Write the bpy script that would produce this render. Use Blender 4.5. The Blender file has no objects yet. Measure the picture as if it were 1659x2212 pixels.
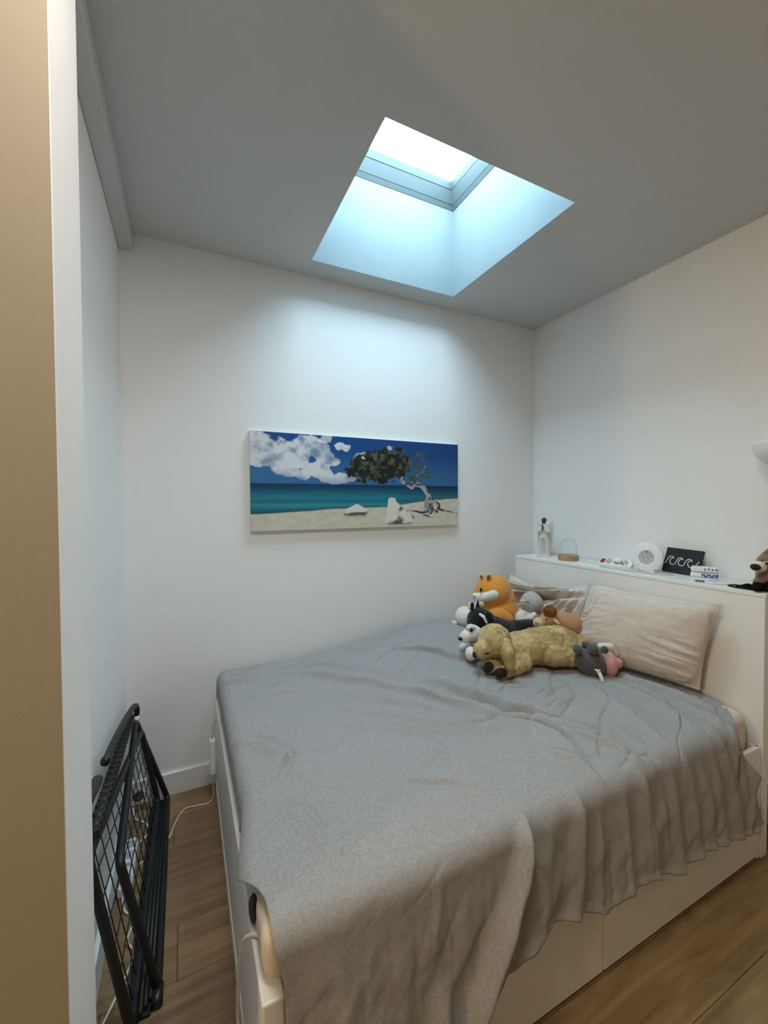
import bpy, bmesh, math, random
import numpy as np
from mathutils import Vector, Matrix, noise as mnoise

C = bpy.context.scene.collection
SC = bpy.context.scene

# ------------------------------------------------------------------ camera
cam_d = bpy.data.cameras.new('camera')
cam_o = bpy.data.objects.new('camera', cam_d)
C.objects.link(cam_o)
cam_d.sensor_fit = 'HORIZONTAL'
cam_d.sensor_width = 36.0
cam_d.lens = 19.248
cam_d.clip_start = 0.01
_r = Vector((0.900318, -0.435204, -0.005034)); _u = Vector((0.013899, 0.017189, 0.999756)); _f = Vector((0.435011, 0.900168, -0.021525))
_m = Matrix((( _r.x, _u.x, -_f.x), (_r.y, _u.y, -_f.y), (_r.z, _u.z, -_f.z))).to_4x4()
_m.translation = Vector((-2.42582, -2.35523, 1.49157))
cam_o.matrix_world = _m
SC.camera = cam_o
YAW = 0.4502

# ------------------------------------------------------------------ light and exposure
SKY_COL = (0.60, 0.86, 1.0)
SKY_STR = 21.5
LAMP_W = 50.0
LAMP_COL = (1.0, 0.75, 0.36)
FILL_W = 18.0
FILL_COL = (1.0, 0.94, 0.85)
EXPOSURE = 0.20
w = bpy.data.worlds.new('overcast_sky'); SC.world = w; w.use_nodes = True
bg = w.node_tree.nodes['Background']
bg.inputs[0].default_value = (*SKY_COL, 1); bg.inputs[1].default_value = SKY_STR
SC.view_settings.view_transform = 'Standard'; SC.view_settings.look = 'None'
SC.view_settings.gamma = 1.0; SC.view_settings.use_curve_mapping = False
SC.view_settings.exposure = EXPOSURE
SC.cycles.use_denoising = True
SC.cycles.max_bounces = 14; SC.cycles.diffuse_bounces = 8; SC.cycles.transparent_max_bounces = 16
SC.cycles.sample_clamp_indirect = 8.0

def light(name, kind, loc, power, col, size=0.1, rot=(0, 0, 0), size_y=None):
    d = bpy.data.lights.new(name, kind); d.energy = power; d.color = col
    o = bpy.data.objects.new(name, d); C.objects.link(o); o.location = loc; o.rotation_euler = rot
    if kind == 'AREA':
        d.shape = 'RECTANGLE'; d.size = size; d.size_y = size_y or size
    else:
        d.shadow_soft_size = size
    return o
H = 2.809                                   # ceiling height
SX0, SX1, SY0, SY1 = -1.794, -0.8635, -1.0733, -0.159   # skylight opening
pl = light('skylight_portal', 'AREA', ((SX0+SX1)/2, (SY0+SY1)/2, 3.36), 1, (1, 1, 1), SX1-SX0, (0, 0, 0), SY1-SY0)
pl.data.cycles.is_portal = True
# warm lamp standing in the rest of the flat, left of the opening
light('hall_lamp', 'POINT', (-4.5, -2.19, 1.75), LAMP_W, LAMP_COL, 0.075)
# unseen fill light, added under the ceiling to brighten the room
light('added_fill_light', 'AREA', (-2.3, -1.98, 2.79), FILL_W, FILL_COL, 0.45, (0, 0, 0), 0.45)

# ------------------------------------------------------------------ helpers
def srgb(r, g, b):
    f = lambda c: (c/255/12.92) if c/255 <= 0.04045 else ((c/255+0.055)/1.055)**2.4
    return (f(r), f(g), f(b))

def mat(name, col, rough=0.6, bump=0.0, bscale=200.0, var=0.0, vscale=8.0, metal=0.0, spec=0.5, stretch=(1, 1, 1), sheen=0.0, var2=None, coord='Object'):
    m = bpy.data.materials.new(name); m.use_nodes = True
    nt = m.node_tree; N = nt.nodes; L = nt.links
    b = N['Principled BSDF']
    b.inputs['Base Color'].default_value = (*col, 1); b.inputs['Roughness'].default_value = rough
    b.inputs['Metallic'].default_value = metal; b.inputs['Specular IOR Level'].default_value = spec
    if sheen:
        b.inputs['Sheen Weight'].default_value = sheen; b.inputs['Sheen Roughness'].default_value = 0.5
    if bump or var:
        tc = N.new('ShaderNodeTexCoord'); mp = N.new('ShaderNodeMapping'); mp.inputs['Scale'].default_value = stretch
        L.new(tc.outputs[coord], mp.inputs[0])
    if var:
        n = N.new('ShaderNodeTexNoise'); n.inputs['Scale'].default_value = vscale; n.inputs['Detail'].default_value = 5
        L.new(mp.outputs[0], n.inputs['Vector'])
        r = N.new('ShaderNodeValToRGB')
        lo = [c*(1-var) for c in col]; hi = [min(1, c*(1+var)) for c in col] if var2 is None else var2
        r.color_ramp.elements[0].color = (*lo, 1); r.color_ramp.elements[1].color = (*hi, 1)
        r.color_ramp.elements[0].position = 0.3; r.color_ramp.elements[1].position = 0.7
        L.new(n.outputs['Fac'], r.inputs[0]); L.new(r.outputs[0], b.inputs['Base Color'])
    if bump:
        n2 = N.new('ShaderNodeTexNoise'); n2.inputs['Scale'].default_value = bscale; n2.inputs['Detail'].default_value = 4
        L.new(mp.outputs[0], n2.inputs['Vector'])
        bp = N.new('ShaderNodeBump'); bp.inputs['Strength'].default_value = bump; bp.inputs['Distance'].default_value = 0.002
        L.new(n2.outputs['Fac'], bp.inputs['Height']); L.new(bp.outputs[0], b.inputs['Normal'])
    return m

def link(name, me, m=None, parent=None, loc=None, rz=None, smooth=False):
    o = bpy.data.objects.new(name, me); C.objects.link(o)
    if m is not None:
        for x in (m if isinstance(m, (list, tuple)) else [m]): me.materials.append(x)
    if parent is not None: o.parent = parent
    if loc is not None: o.location = loc
    if rz is not None: o.rotation_euler = (0, 0, rz)
    if smooth:
        me.polygons.foreach_set('use_smooth', [True]*len(me.polygons))
    return o

def obj(name, bm, m=None, parent=None, loc=None, rz=None, smooth=False):
    me = bpy.data.meshes.new(name); bm.normal_update(); bm.to_mesh(me); bm.free()
    return link(name, me, m, parent, loc, rz, smooth)

def tag(o, label, cat, group=None):
    o['label'] = label; o['category'] = cat
    if group: o['group'] = group
    return o

def thing(name, label, cat, loc=(0, 0, 0), rz=0, group=None):
    o = bpy.data.objects.new(name, None); C.objects.link(o)
    o.location = loc; o.rotation_euler = (0, 0, rz); o.empty_display_size = 0.05
    return tag(o, label, cat, group)

def struct(o):
    o['kind'] = 'structure'; return o

def add_box(bm, x0, x1, y0, y1, z0, z1, bevel=0.0, seg=2, M=None):
    r = bmesh.ops.create_cube(bm, size=1.0)
    vs = r['verts']
    for v in vs:
        v.co = Vector((x0+(v.co.x+.5)*(x1-x0), y0+(v.co.y+.5)*(y1-y0), z0+(v.co.z+.5)*(z1-z0)))
    if bevel:
        es = list({e for v in vs for e in v.link_edges})
        rr = bmesh.ops.bevel(bm, geom=es, offset=bevel, segments=seg, affect='EDGES', profile=0.5)
        vs = list({v for f in rr['faces'] for v in f.verts} | {v for v in vs if v.is_valid})
    if M is not None:
        bmesh.ops.transform(bm, matrix=M, verts=[v for v in vs if v.is_valid])
    return bm

def bx(x0, x1, y0, y1, z0, z1, bevel=0.0, seg=2, M=None):
    return add_box(bmesh.new(), x0, x1, y0, y1, z0, z1, bevel, seg, M)

def smooth_path(pts, n=6, closed=False):
    P = [Vector(p) for p in pts]; out = []
    k = len(P)
    for i in range(k if closed else k-1):
        p0 = P[(i-1) % k] if (closed or i > 0) else P[0]
        p1 = P[i]; p2 = P[(i+1) % k]
        p3 = P[(i+2) % k] if (closed or i+2 < k) else P[-1]
        for j in range(n):
            t = j/n
            out.append(0.5*((2*p1)+(p2-p0)*t+(2*p0-5*p1+4*p2-p3)*t*t+(3*p1-p0-3*p2+p3)*t**3))
    if not closed: out.append(P[-1])
    return out

def add_tube(bm, pts, r, n=8, closed=False, radii=None):
    P = [Vector(p) for p in pts]; k = len(P); rings = []
    t0 = (P[1]-P[0]).normalized()
    nrm = t0.orthogonal().normalized()
    for i in range(k):
        if closed: t = (P[(i+1) % k]-P[i-1]).normalized()
        else: t = (P[min(i+1, k-1)]-P[max(i-1, 0)]).normalized()
        nrm = (nrm-t*nrm.dot(t)).normalized(); bn = t.cross(nrm)
        rr = radii[i] if radii else r
        rings.append([bm.verts.new(P[i]+(nrm*math.cos(a)+bn*math.sin(a))*rr) for a in [2*math.pi*q/n for q in range(n)]])
    for i in range(k if closed else k-1):
        a, b = rings[i], rings[(i+1) % k]
        for q in range(n): bm.faces.new((a[q], a[(q+1) % n], b[(q+1) % n], b[q]))
    if not closed:
        bm.faces.new(list(reversed(rings[0]))); bm.faces.new(rings[-1])
    return bm

def tube(pts, r, n=8, closed=False, radii=None): return add_tube(bmesh.new(), pts, r, n, closed, radii)

def add_lathe(bm, prof, n=32, c=(0, 0, 0), sx=1, sy=1, cap=True):
    rings = []
    for (r, z) in prof:
        rings.append([bm.verts.new((c[0]+r*sx*math.cos(2*math.pi*i/n), c[1]+r*sy*math.sin(2*math.pi*i/n), c[2]+z)) for i in range(n)])
    for a, b in zip(rings, rings[1:]):
        for i in range(n): bm.faces.new((a[i], a[(i+1) % n], b[(i+1) % n], b[i]))
    if cap:
        bm.faces.new(list(reversed(rings[0]))); bm.faces.new(rings[-1])
    return bm

def add_ell(bm, c, r, tilt=0.0, seg=20, ring=12, M=None):
    rr = bmesh.ops.create_uvsphere(bm, u_segments=seg, v_segments=ring, radius=1.0)
    T = Matrix.Translation(Vector(c)) @ Matrix.Rotation(math.radians(tilt), 4, 'Y') @ Matrix.Diagonal((*r, 1))
    bmesh.ops.transform(bm, matrix=(M @ T) if M is not None else T, verts=rr['verts'])
    return bm

def grid_mesh(name, V, nu, nv):
    """V: (nu*nv,3) array, index i*nv+j"""
    me = bpy.data.meshes.new(name)
    i, j = np.meshgrid(np.arange(nu-1), np.arange(nv-1), indexing='ij')
    a = (i*nv+j).ravel(); F = np.stack([a, a+nv, a+nv+1, a+1], 1)
    me.from_pydata(V.tolist(), [], F.tolist())
    return me

# value noise in numpy
def vnoise(x, y, seed=0):
    x = np.asarray(x, float); y = np.asarray(y, float)
    xi = np.floor(x).astype(np.int64); yi = np.floor(y).astype(np.int64)
    fx = x-xi; fy = y-yi
    def h(a, b):
        n = (a*374761393+b*668265263+seed*974634777) & 0xffffffff
        n = ((n ^ (n >> 13))*1274126177) & 0xffffffff
        return ((n ^ (n >> 16)) & 0xffff)/65535.0
    ux = fx*fx*fx*(fx*(fx*6-15)+10); uy = fy*fy*fy*(fy*(fy*6-15)+10)
    a = h(xi, yi)*(1-ux)+h(xi+1, yi)*ux; b = h(xi, yi+1)*(1-ux)+h(xi+1, yi+1)*ux
    return a*(1-uy)+b*uy
def fbm(x, y, oct=4, seed=0):
    s = 0; a = 0.5; t = 0
    for k in range(oct):
        s = s+a*vnoise(x*2**k, y*2**k, seed+k*17); t += a; a *= 0.5
    return s/t
def sstep(a, b, x):
    t = np.clip((x-a)/(b-a), 0, 1); return t*t*(3-2*t)
def polydist(px, py, pts):
    d = np.full(np.shape(px), 1e9); sgn = np.zeros(np.shape(px)); tt = np.zeros(np.shape(px))
    n = len(pts)-1
    for k in range(n):
        (ax, ay), (bx_, by_) = pts[k], pts[k+1]
        dx, dy = bx_-ax, by_-ay; l2 = dx*dx+dy*dy
        t = np.clip(((px-ax)*dx+(py-ay)*dy)/l2, 0, 1)
        qx, qy = px-(ax+t*dx), py-(ay+t*dy)
        dd = np.hypot(qx, qy); m = dd < d
        s = np.sign(dx*qy-dy*qx)
        d = np.where(m, dd, d); sgn = np.where(m, s, sgn); tt = np.where(m, (k+t)/n, tt)
    return d, sgn, tt

# ------------------------------------------------------------------ materials
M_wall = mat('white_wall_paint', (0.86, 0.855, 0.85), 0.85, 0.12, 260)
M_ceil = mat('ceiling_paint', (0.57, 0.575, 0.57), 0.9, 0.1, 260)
M_entry = mat('beige_wall_paint', (0.40, 0.345, 0.265), 0.85, 0.12, 260)
M_hall = mat('hall_wall_paint', (0.34, 0.31, 0.27), 0.85)
M_white = mat('white_foil_board', (0.82, 0.81, 0.79), 0.38, 0.02, 60)
M_trim = mat('white_trim_paint', (0.82, 0.82, 0.81), 0.45)
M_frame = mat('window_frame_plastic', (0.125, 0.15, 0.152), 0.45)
M_gask = mat('dark_gasket', (0.012, 0.016, 0.018), 0.6)
M_plwhite = mat('white_plastic', (0.85, 0.85, 0.85), 0.35)
M_cable = mat('white_cable', (0.82, 0.78, 0.72), 0.45)
M_black = mat('black_powder_coat', (0.006, 0.0065, 0.007), 0.5, 0.1, 500)
M_dark = mat('black_plastic', (0.01, 0.01, 0.011), 0.35)
M_sheet = mat('cream_sheet', (0.72, 0.62, 0.52), 0.9, 0.25, 700)
M_pillow = mat('beige_pillowcase', (0.63, 0.55, 0.485), 0.92, 0.25, 700, 0.05, 30)
M_wood = mat('cloche_wood', (0.42, 0.25, 0.13), 0.6, 0.2, 80, 0.25, 30, stretch=(1, 1, 6))

def blanket_mat():
    m = bpy.data.materials.new('grey_jersey_blanket'); m.use_nodes = True
    nt = m.node_tree; N = nt.nodes; L = nt.links; b = N['Principled BSDF']
    b.inputs['Roughness'].default_value = 0.95; b.inputs['Specular IOR Level'].default_value = 0.15
    b.inputs['Sheen Weight'].default_value = 0.08
    tc = N.new('ShaderNodeTexCoord')
    mp = N.new('ShaderNodeMapping'); mp.inputs['Scale'].default_value = (1, 0.35, 1)
    L.new(tc.outputs['Object'], mp.inputs[0])
    n1 = N.new('ShaderNodeTexNoise'); n1.inputs['Scale'].default_value = 420; n1.inputs['Detail'].default_value = 3
    n2 = N.new('ShaderNodeTexNoise'); n2.inputs['Scale'].default_value = 130; n2.inputs['Detail'].default_value = 4
    L.new(mp.outputs[0], n1.inputs['Vector']); L.new(tc.outputs['Object'], n2.inputs['Vector'])
    mx = N.new('ShaderNodeMix'); mx.data_type = 'FLOAT'; mx.inputs['Factor'].default_value = 0.4
    L.new(n1.outputs['Fac'], mx.inputs['A']); L.new(n2.outputs['Fac'], mx.inputs['B'])
    r = N.new('ShaderNodeValToRGB')
    r.color_ramp.elements[0].position = 0.36; r.color_ramp.elements[0].color = (0.265, 0.255, 0.25, 1)
    r.color_ramp.elements[1].position = 0.66; r.color_ramp.elements[1].color = (0.375, 0.362, 0.355, 1)
    L.new(mx.outputs['Result'], r.inputs[0]); L.new(r.outputs[0], b.inputs['Base Color'])
    bp = N.new('ShaderNodeBump'); bp.inputs['Strength'].default_value = 0.3; bp.inputs['Distance'].default_value = 0.002
    L.new(mx.outputs['Result'], bp.inputs['Height']); L.new(bp.outputs[0], b.inputs['Normal'])
    return m
M_blanket = blanket_mat()

def plank_mat():
    m = bpy.data.materials.new('oak_laminate'); m.use_nodes = True
    nt = m.node_tree; N = nt.nodes; L = nt.links; b = N['Principled BSDF']
    b.inputs['Roughness'].default_value = 0.42
    tc = N.new('ShaderNodeTexCoord'); oi = N.new('ShaderNodeObjectInfo')
    off = N.new('ShaderNodeVectorMath'); off.operation = 'ADD'
    sc = N.new('ShaderNodeVectorMath'); sc.operation = 'SCALE'; sc.inputs['Scale'].default_value = 1.0
    L.new(tc.outputs['Object'], sc.inputs[0])
    rnd = N.new('ShaderNodeMath'); rnd.operation = 'MULTIPLY'; rnd.inputs[1].default_value = 40
    L.new(oi.outputs['Random'], rnd.inputs[0])
    cx = N.new('ShaderNodeCombineXYZ'); L.new(rnd.outputs[0], cx.inputs[1]); L.new(rnd.outputs[0], cx.inputs[2])
    L.new(sc.outputs[0], off.inputs[0]); L.new(cx.outputs[0], off.inputs[1])
    mp = N.new('ShaderNodeMapping'); mp.inputs['Scale'].default_value = (0.9, 9, 1)
    L.new(off.outputs[0], mp.inputs[0])
    n = N.new('ShaderNodeTexNoise'); n.inputs['Scale'].default_value = 3.5; n.inputs['Detail'].default_value = 8; n.inputs['Distortion'].default_value = 0.6
    L.new(mp.outputs[0], n.inputs['Vector'])
    r = N.new('ShaderNodeValToRGB')
    r.color_ramp.elements[0].position = 0.32; r.color_ramp.elements[0].color = (0.185, 0.112, 0.052, 1)
    r.color_ramp.elements[1].position = 0.68; r.color_ramp.elements[1].color = (0.32, 0.21, 0.108, 1)
    L.new(n.outputs['Fac'], r.inputs[0])
    hv = N.new('ShaderNodeHueSaturation')
    mr = N.new('ShaderNodeMapRange'); mr.inputs['To Min'].default_value = 0.85; mr.inputs['To Max'].default_value = 1.12
    L.new(oi.outputs['Random'], mr.inputs['Value']); L.new(mr.outputs[0], hv.inputs['Value'])
    L.new(r.outputs[0], hv.inputs['Color']); L.new(hv.outputs[0], b.inputs['Base Color'])
    bp = N.new('ShaderNodeBump'); bp.inputs['Strength'].default_value = 0.08; bp.inputs['Distance'].default_value = 0.001
    L.new(n.outputs['Fac'], bp.inputs['Height']); L.new(bp.outputs[0], b.inputs['Normal'])
    return m
M_plank = plank_mat()

def glazing_mat():
    m = bpy.data.materials.new('acrylic_dome'); m.use_nodes = True
    nt = m.node_tree; N = nt.nodes; L = nt.links; N.remove(N['Principled BSDF'])
    out = N['Material Output']
    tr = N.new('ShaderNodeBsdfTransparent'); tl = N.new('ShaderNodeBsdfTranslucent'); gl = N.new('ShaderNodeBsdfGlossy')
    gl.inputs['Roughness'].default_value = 0.08
    tc = N.new('ShaderNodeTexCoord')
    n = N.new('ShaderNodeTexNoise'); n.inputs['Scale'].default_value = 2.2; n.inputs['Detail'].default_value = 3; n.inputs['Distortion'].default_value = 1.2
    L.new(tc.outputs['Object'], n.inputs['Vector'])
    r = N.new('ShaderNodeValToRGB')                      # tint streaks imitate light and dark along creases in the acrylic
    r.color_ramp.elements[0].position = 0.35; r.color_ramp.elements[0].color = (0.74, 0.79, 0.82, 1)
    r.color_ramp.elements[1].position = 0.62; r.color_ramp.elements[1].color = (0.97, 0.98, 0.98, 1)
    L.new(n.outputs['Fac'], r.inputs[0]); L.new(r.outputs[0], tr.inputs['Color']); L.new(r.outputs[0], tl.inputs['Color'])
    a = N.new('ShaderNodeMixShader'); a.inputs[0].default_value = 0.22
    L.new(tr.outputs[0], a.inputs[1]); L.new(tl.outputs[0], a.inputs[2])
    c = N.new('ShaderNodeMixShader'); c.inputs[0].default_value = 0.04
    L.new(a.outputs[0], c.inputs[1]); L.new(gl.outputs[0], c.inputs[2]); L.new(c.outputs[0], out.inputs['Surface'])
    return m
M_glaze = glazing_mat()

def glass_mat():
    m = bpy.data.materials.new('clear_glass'); m.use_nodes = True
    nt = m.node_tree; N = nt.nodes; L = nt.links; N.remove(N['Principled BSDF'])
    tr = N.new('ShaderNodeBsdfTransparent'); tr.inputs[0].default_value = (0.95, 0.97, 0.97, 1)
    gl = N.new('ShaderNodeBsdfGlossy'); gl.inputs['Roughness'].default_value = 0.03
    lw = N.new('ShaderNodeLayerWeight'); lw.inputs['Blend'].default_value = 0.35
    mx = N.new('ShaderNodeMixShader')
    mu = N.new('ShaderNodeMath'); mu.operation = 'MULTIPLY'; mu.inputs[1].default_value = 0.22
    lw.inputs['Blend'].default_value = 0.2
    L.new(lw.outputs['Fresnel'], mu.inputs[0]); L.new(mu.outputs[0], mx.inputs[0]); L.new(tr.outputs[0], mx.inputs[1]); L.new(gl.outputs[0], mx.inputs[2])
    L.new(mx.outputs[0], N['Material Output'].inputs['Surface'])
    return m
M_glass = glass_mat()

# ------------------------------------------------------------------ setting
XL = -2.70
fl = struct(obj('floor', bx(-5.0, 0.02, -4.2, 0.02, -0.08, -0.012), mat('floor_underlay', (0.05, 0.035, 0.02), 0.8)))
random.seed(4)
pw, plen = 0.192, 1.285
pmesh = None
row = 0; y = 0.02
while y > -4.2:
    x = -5.0 - random.random()*0.6 if row % 2 else -5.0 - 0.6*random.random()
    first = True
    while x < 0.0:
        if pmesh is None:
            b = bx(0, plen-0.0012, -pw+0.0012, 0, -0.012, 0.0, 0.0016, 1)
            o = obj('plank', b, M_plank, fl, (x, y, 0)); pmesh = o.data
        else:
            o = link('plank', pmesh, None, fl, (x, y, 0))
        x += plen
    y -= pw; row += 1

bm = bmesh.new()
for a in ((-5.0, SX0, -4.2, 0.06), (SX1, 0.06, -4.2, 0.06), (SX0, SX1, -4.2, SY0), (SX0, SX1, SY1, 0.06)):
    add_box(bm, *a, H, H+0.12)
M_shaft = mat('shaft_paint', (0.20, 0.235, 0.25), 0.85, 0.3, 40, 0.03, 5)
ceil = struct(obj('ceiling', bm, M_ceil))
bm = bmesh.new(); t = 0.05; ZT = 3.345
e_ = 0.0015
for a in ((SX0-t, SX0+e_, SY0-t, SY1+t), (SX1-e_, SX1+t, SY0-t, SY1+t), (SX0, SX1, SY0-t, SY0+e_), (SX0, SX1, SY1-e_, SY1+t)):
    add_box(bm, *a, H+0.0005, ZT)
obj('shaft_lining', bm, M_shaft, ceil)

struct(obj('wall_back', bx(-5.0, 0.06, 0.0, 0.12, 0.0, H), M_wall))
struct(obj('wall_right', bx(0.0, 0.12, -4.2, 0.0, 0.0, H), M_wall))
struct(obj('wall_left', bx(XL-0.12, XL, -1.36, 0.0, 0.0, H), M_wall))
# partition with its reveal: plaster core, beige skin on the hall side
pe = struct(obj('wall_entry', bx(-5.0, -2.604, -1.557, -1.36, 0.0, H, 0.004, 2), M_wall))
obj('wall_skin', bx(-5.0, -2.605, -1.560, -1.557, 0.0, H), M_entry, pe)
struct(obj('wall_rear', bx(-5.0, 0.12, -4.32, -4.2, 0.0, H), M_hall))
struct(obj('wall_far', bx(-5.12, -5.0, -4.2, 0.0, 0.0, H), M_hall))
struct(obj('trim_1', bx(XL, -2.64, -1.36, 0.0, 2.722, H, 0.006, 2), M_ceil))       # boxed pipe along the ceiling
struct(obj('baseboard_back', bx(XL, 0.0, -0.014, 0.0, 0.0, 0.116, 0.003, 2), M_trim))
struct(obj('baseboard_left', bx(XL, XL+0.014, -1.36, -0.014, 0.0, 0.116, 0.003, 2), M_trim))
struct(obj('baseboard_right', bx(-0.014, 0.0, -4.2, -1.6, 0.0, 0.116, 0.003, 2), M_trim))

# skylight: fixed frame, gasket lines, sash, glazing bead, acrylic dome
win = bpy.data.objects.new('window_1', None); C.objects.link(win); win.location = ((SX0+SX1)/2, (SY0+SY1)/2, 3.345); struct(win)
hx, hy = (SX1-SX0)/2, (SY1-SY0)/2
def ring(i0, i1, z0, z1, bev=0.0):
    """rectangular ring from inset i0 (outer, may be negative) to inset i1 (inner)"""
    bm = bmesh.new()
    ax, ay, bx_, by_ = hx-i0, hy-i0, hx-i1, hy-i1
    for a in ((-ax, -bx_, -ay, ay), (bx_, ax, -ay, ay), (-bx_, bx_, -ay, -by_), (-bx_, bx_, by_, ay)):
        add_box(bm, *a, z0, z1, bev, 2)
    return bm
def sloped(i0, i1, z0, z1):
    """frame bar whose inner face leans inwards from inset i0 at z0 to inset i1 at z1"""
    bm = bmesh.new(); loops = []
    for (i, z) in ((-0.07, z0), (i0, z0), (i1, z1), (-0.07, z1)):
        ax, ay = hx-i, hy-i
        loops.append([bm.verts.new(q) for q in ((-ax, -ay, z), (ax, -ay, z), (ax, ay, z), (-ax, ay, z))])
    for k in range(4):
        p_, q_ = loops[k], loops[(k+1) % 4]
        for c_ in range(4): bm.faces.new((p_[c_], p_[(c_+1) % 4], q_[(c_+1) % 4], q_[c_]))
    bmesh.ops.recalc_face_normals(bm, faces=bm.faces); return bm
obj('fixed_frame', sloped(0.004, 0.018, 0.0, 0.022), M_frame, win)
obj('gasket', ring(-0.07, 0.013, 0.022, 0.029), M_gask, win)
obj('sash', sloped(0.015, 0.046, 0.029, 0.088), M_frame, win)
obj('gasket', ring(-0.07, 0.041, 0.088, 0.0945), M_gask, win)
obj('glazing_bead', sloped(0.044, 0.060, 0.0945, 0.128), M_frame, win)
lb = obj('maker_plate', bx(-0.05, 0.05, hy-0.0600, hy-0.0570, 0.100, 0.120, 0.0005, 1), M_plwhite, win, (-0.27, 0, 0))
obj('emblem', bx(-0.012, 0.0, hy-0.0607, hy-0.0600, 0.106, 0.114), mat('grey_print', (0.3, 0.35, 0.37), 0.6), lb)
obj('lettering', bx(0.008, 0.032, hy-0.0607, hy-0.0600, 0.108, 0.112), mat('grey_print_fine', (0.42, 0.47, 0.5), 0.6), lb)
n = 49
gu, gv = np.meshgrid(np.linspace(-1, 1, n), np.linspace(-1, 1, n), indexing='ij')
ru, rv = np.abs(gu), np.abs(gv)
hgt = 0.16*(np.clip(1-ru**2.6, 0, 1)**0.7)*(np.clip(1-rv**2.6, 0, 1)**0.7)
hgt += 0.012*np.exp(-((ru-rv)/0.06)**2)*sstep(0.25, 0.8, np.maximum(ru, rv))*sstep(1.0, 0.93, np.maximum(ru, rv))
V = np.stack([gu*(hx-0.050), gv*(hy-0.050), 0.128+hgt], -1).reshape(-1, 3)
link('acrylic_dome', grid_mesh('acrylic_dome', V, n, n), M_glaze, win, smooth=True)
bm = bmesh.new(); random.seed(8)
for (a, b_, s) in ((0.52, 0.50, .011), (0.63, 0.66, .009), (0.75, 0.80, .006), (0.80, 0.86, .005), (0.86, 0.88, .005), (0.88, 0.72, .005), (0.93, 0.80, .005), (0.70, 0.84, .004)):
    i, j = int((a+1)/2*(n-1)), int((b_+1)/2*(n-1)); z = float(V[i*n+j][2])
    r = bmesh.ops.create_icosphere(bm, subdivisions=1, radius=s)
    for v in r['verts']:
        v.co = Vector((v.co.x*random.uniform(.7, 1.4)+a*(hx-.045), v.co.y*random.uniform(.6, 1.2)+b_*(hy-.045), v.co.z*.35+z+.004))
dd = obj('leaf_debris', bm, mat('dead_leaf', (0.05, 0.05, 0.06), 0.9), win); dd['kind'] = 'stuff'

# ------------------------------------------------------------------ bed
bed = thing('storage_bed', 'low white bed frame with drawers under the grey blanket', 'bed', (-1.28, -0.8, 0))
def bpart(name, a, bev=0.003, m=M_white, par=bed):
    o = obj(name, bx(a[0]+1.28, a[1]+1.28, a[2]+0.8, a[3]+0.8, a[4], a[5], bev, 2), m, par); return o
bpart('footboard', (-2.300, -2.252, -1.515, -0.062, 0.055, 0.470), 0.005)
bpart('plinth', (-2.304, -2.258, -1.505, -0.066, 0.0, 0.054), 0.002)
bpart('top_rail', (-2.251, -0.286, -1.515, -1.497, 0.302, 0.470))
bpart('far_rail', (-2.251, -0.286, -0.082, -0.062, 0.03, 0.470))
bpart('drawer_front', (-2.248, -1.262, -1.516, -1.498, 0.012, 0.299))
bpart('drawer_front', (-1.258, -0.302, -1.516, -1.498, 0.012, 0.299))
bpart('end_post', (-0.299, -0.284, -1.517, -1.480, 0.0, 0.470))
bpart('bed_base', (-2.250, -0.286, -1.496, -0.083, 0.20, 0.235), 0)
bpart('inner_panel', (-2.250, -0.286, -1.49, -1.478, 0.02, 0.20), 0, M_gask)

mt = bx(-2.250, -0.292, -1.482, -0.095, 0.236, 0.602, 0.045, 5)
mattress = tag(obj('mattress', mt, M_sheet, smooth=True), 'thick mattress in a cream fitted sheet inside the bed frame', 'mattress')
obj('sheet_corner', bx(-2.292, -2.215, -1.500, -1.36, 0.478, 0.588, 0.030, 4), M_sheet, mattress, smooth=True)

hb = thing('storage_headboard', 'tall white shelf headboard along the right wall behind the pillows', 'headboard', (-0.14, -0.81, 0))
def hpart(name, a, bev=0.002, m=M_white):
    return obj(name, bx(a[0]+.14, a[1]+.14, a[2]+.81, a[3]+.81, a[4], a[5], bev, 2), m, hb)
hpart('front_panel', (-0.280, -0.262, -1.522, -0.100, 0.0, 1.092))
hpart('top_board', (-0.282, -0.018, -1.526, -0.096, 1.092, 1.110), 0.0025)
hpart('side_panel', (-0.262, -0.018, -0.118, -0.100, 0.0, 1.092))
hpart('side_panel', (-0.262, -0.236, -1.522, -1.504, 0.0, 1.092))
hpart('side_panel', (-0.05, -0.018, -1.522, -1.504, 0.0, 1.092))
hpart('back_panel', (-0.026, -0.018, -1.504, -0.118, 0.0, 1.092), 0)
hpart('shelf_board', (-0.236, -0.027, -1.520, -1.10, 0.30, 0.318))
hpart('shelf_board', (-0.236, -0.027, -1.520, -1.10, 0.68, 0.698))
hpart('partition_board', (-0.262, -0.027, -1.10, -1.084, 0.0, 1.091))

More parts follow.
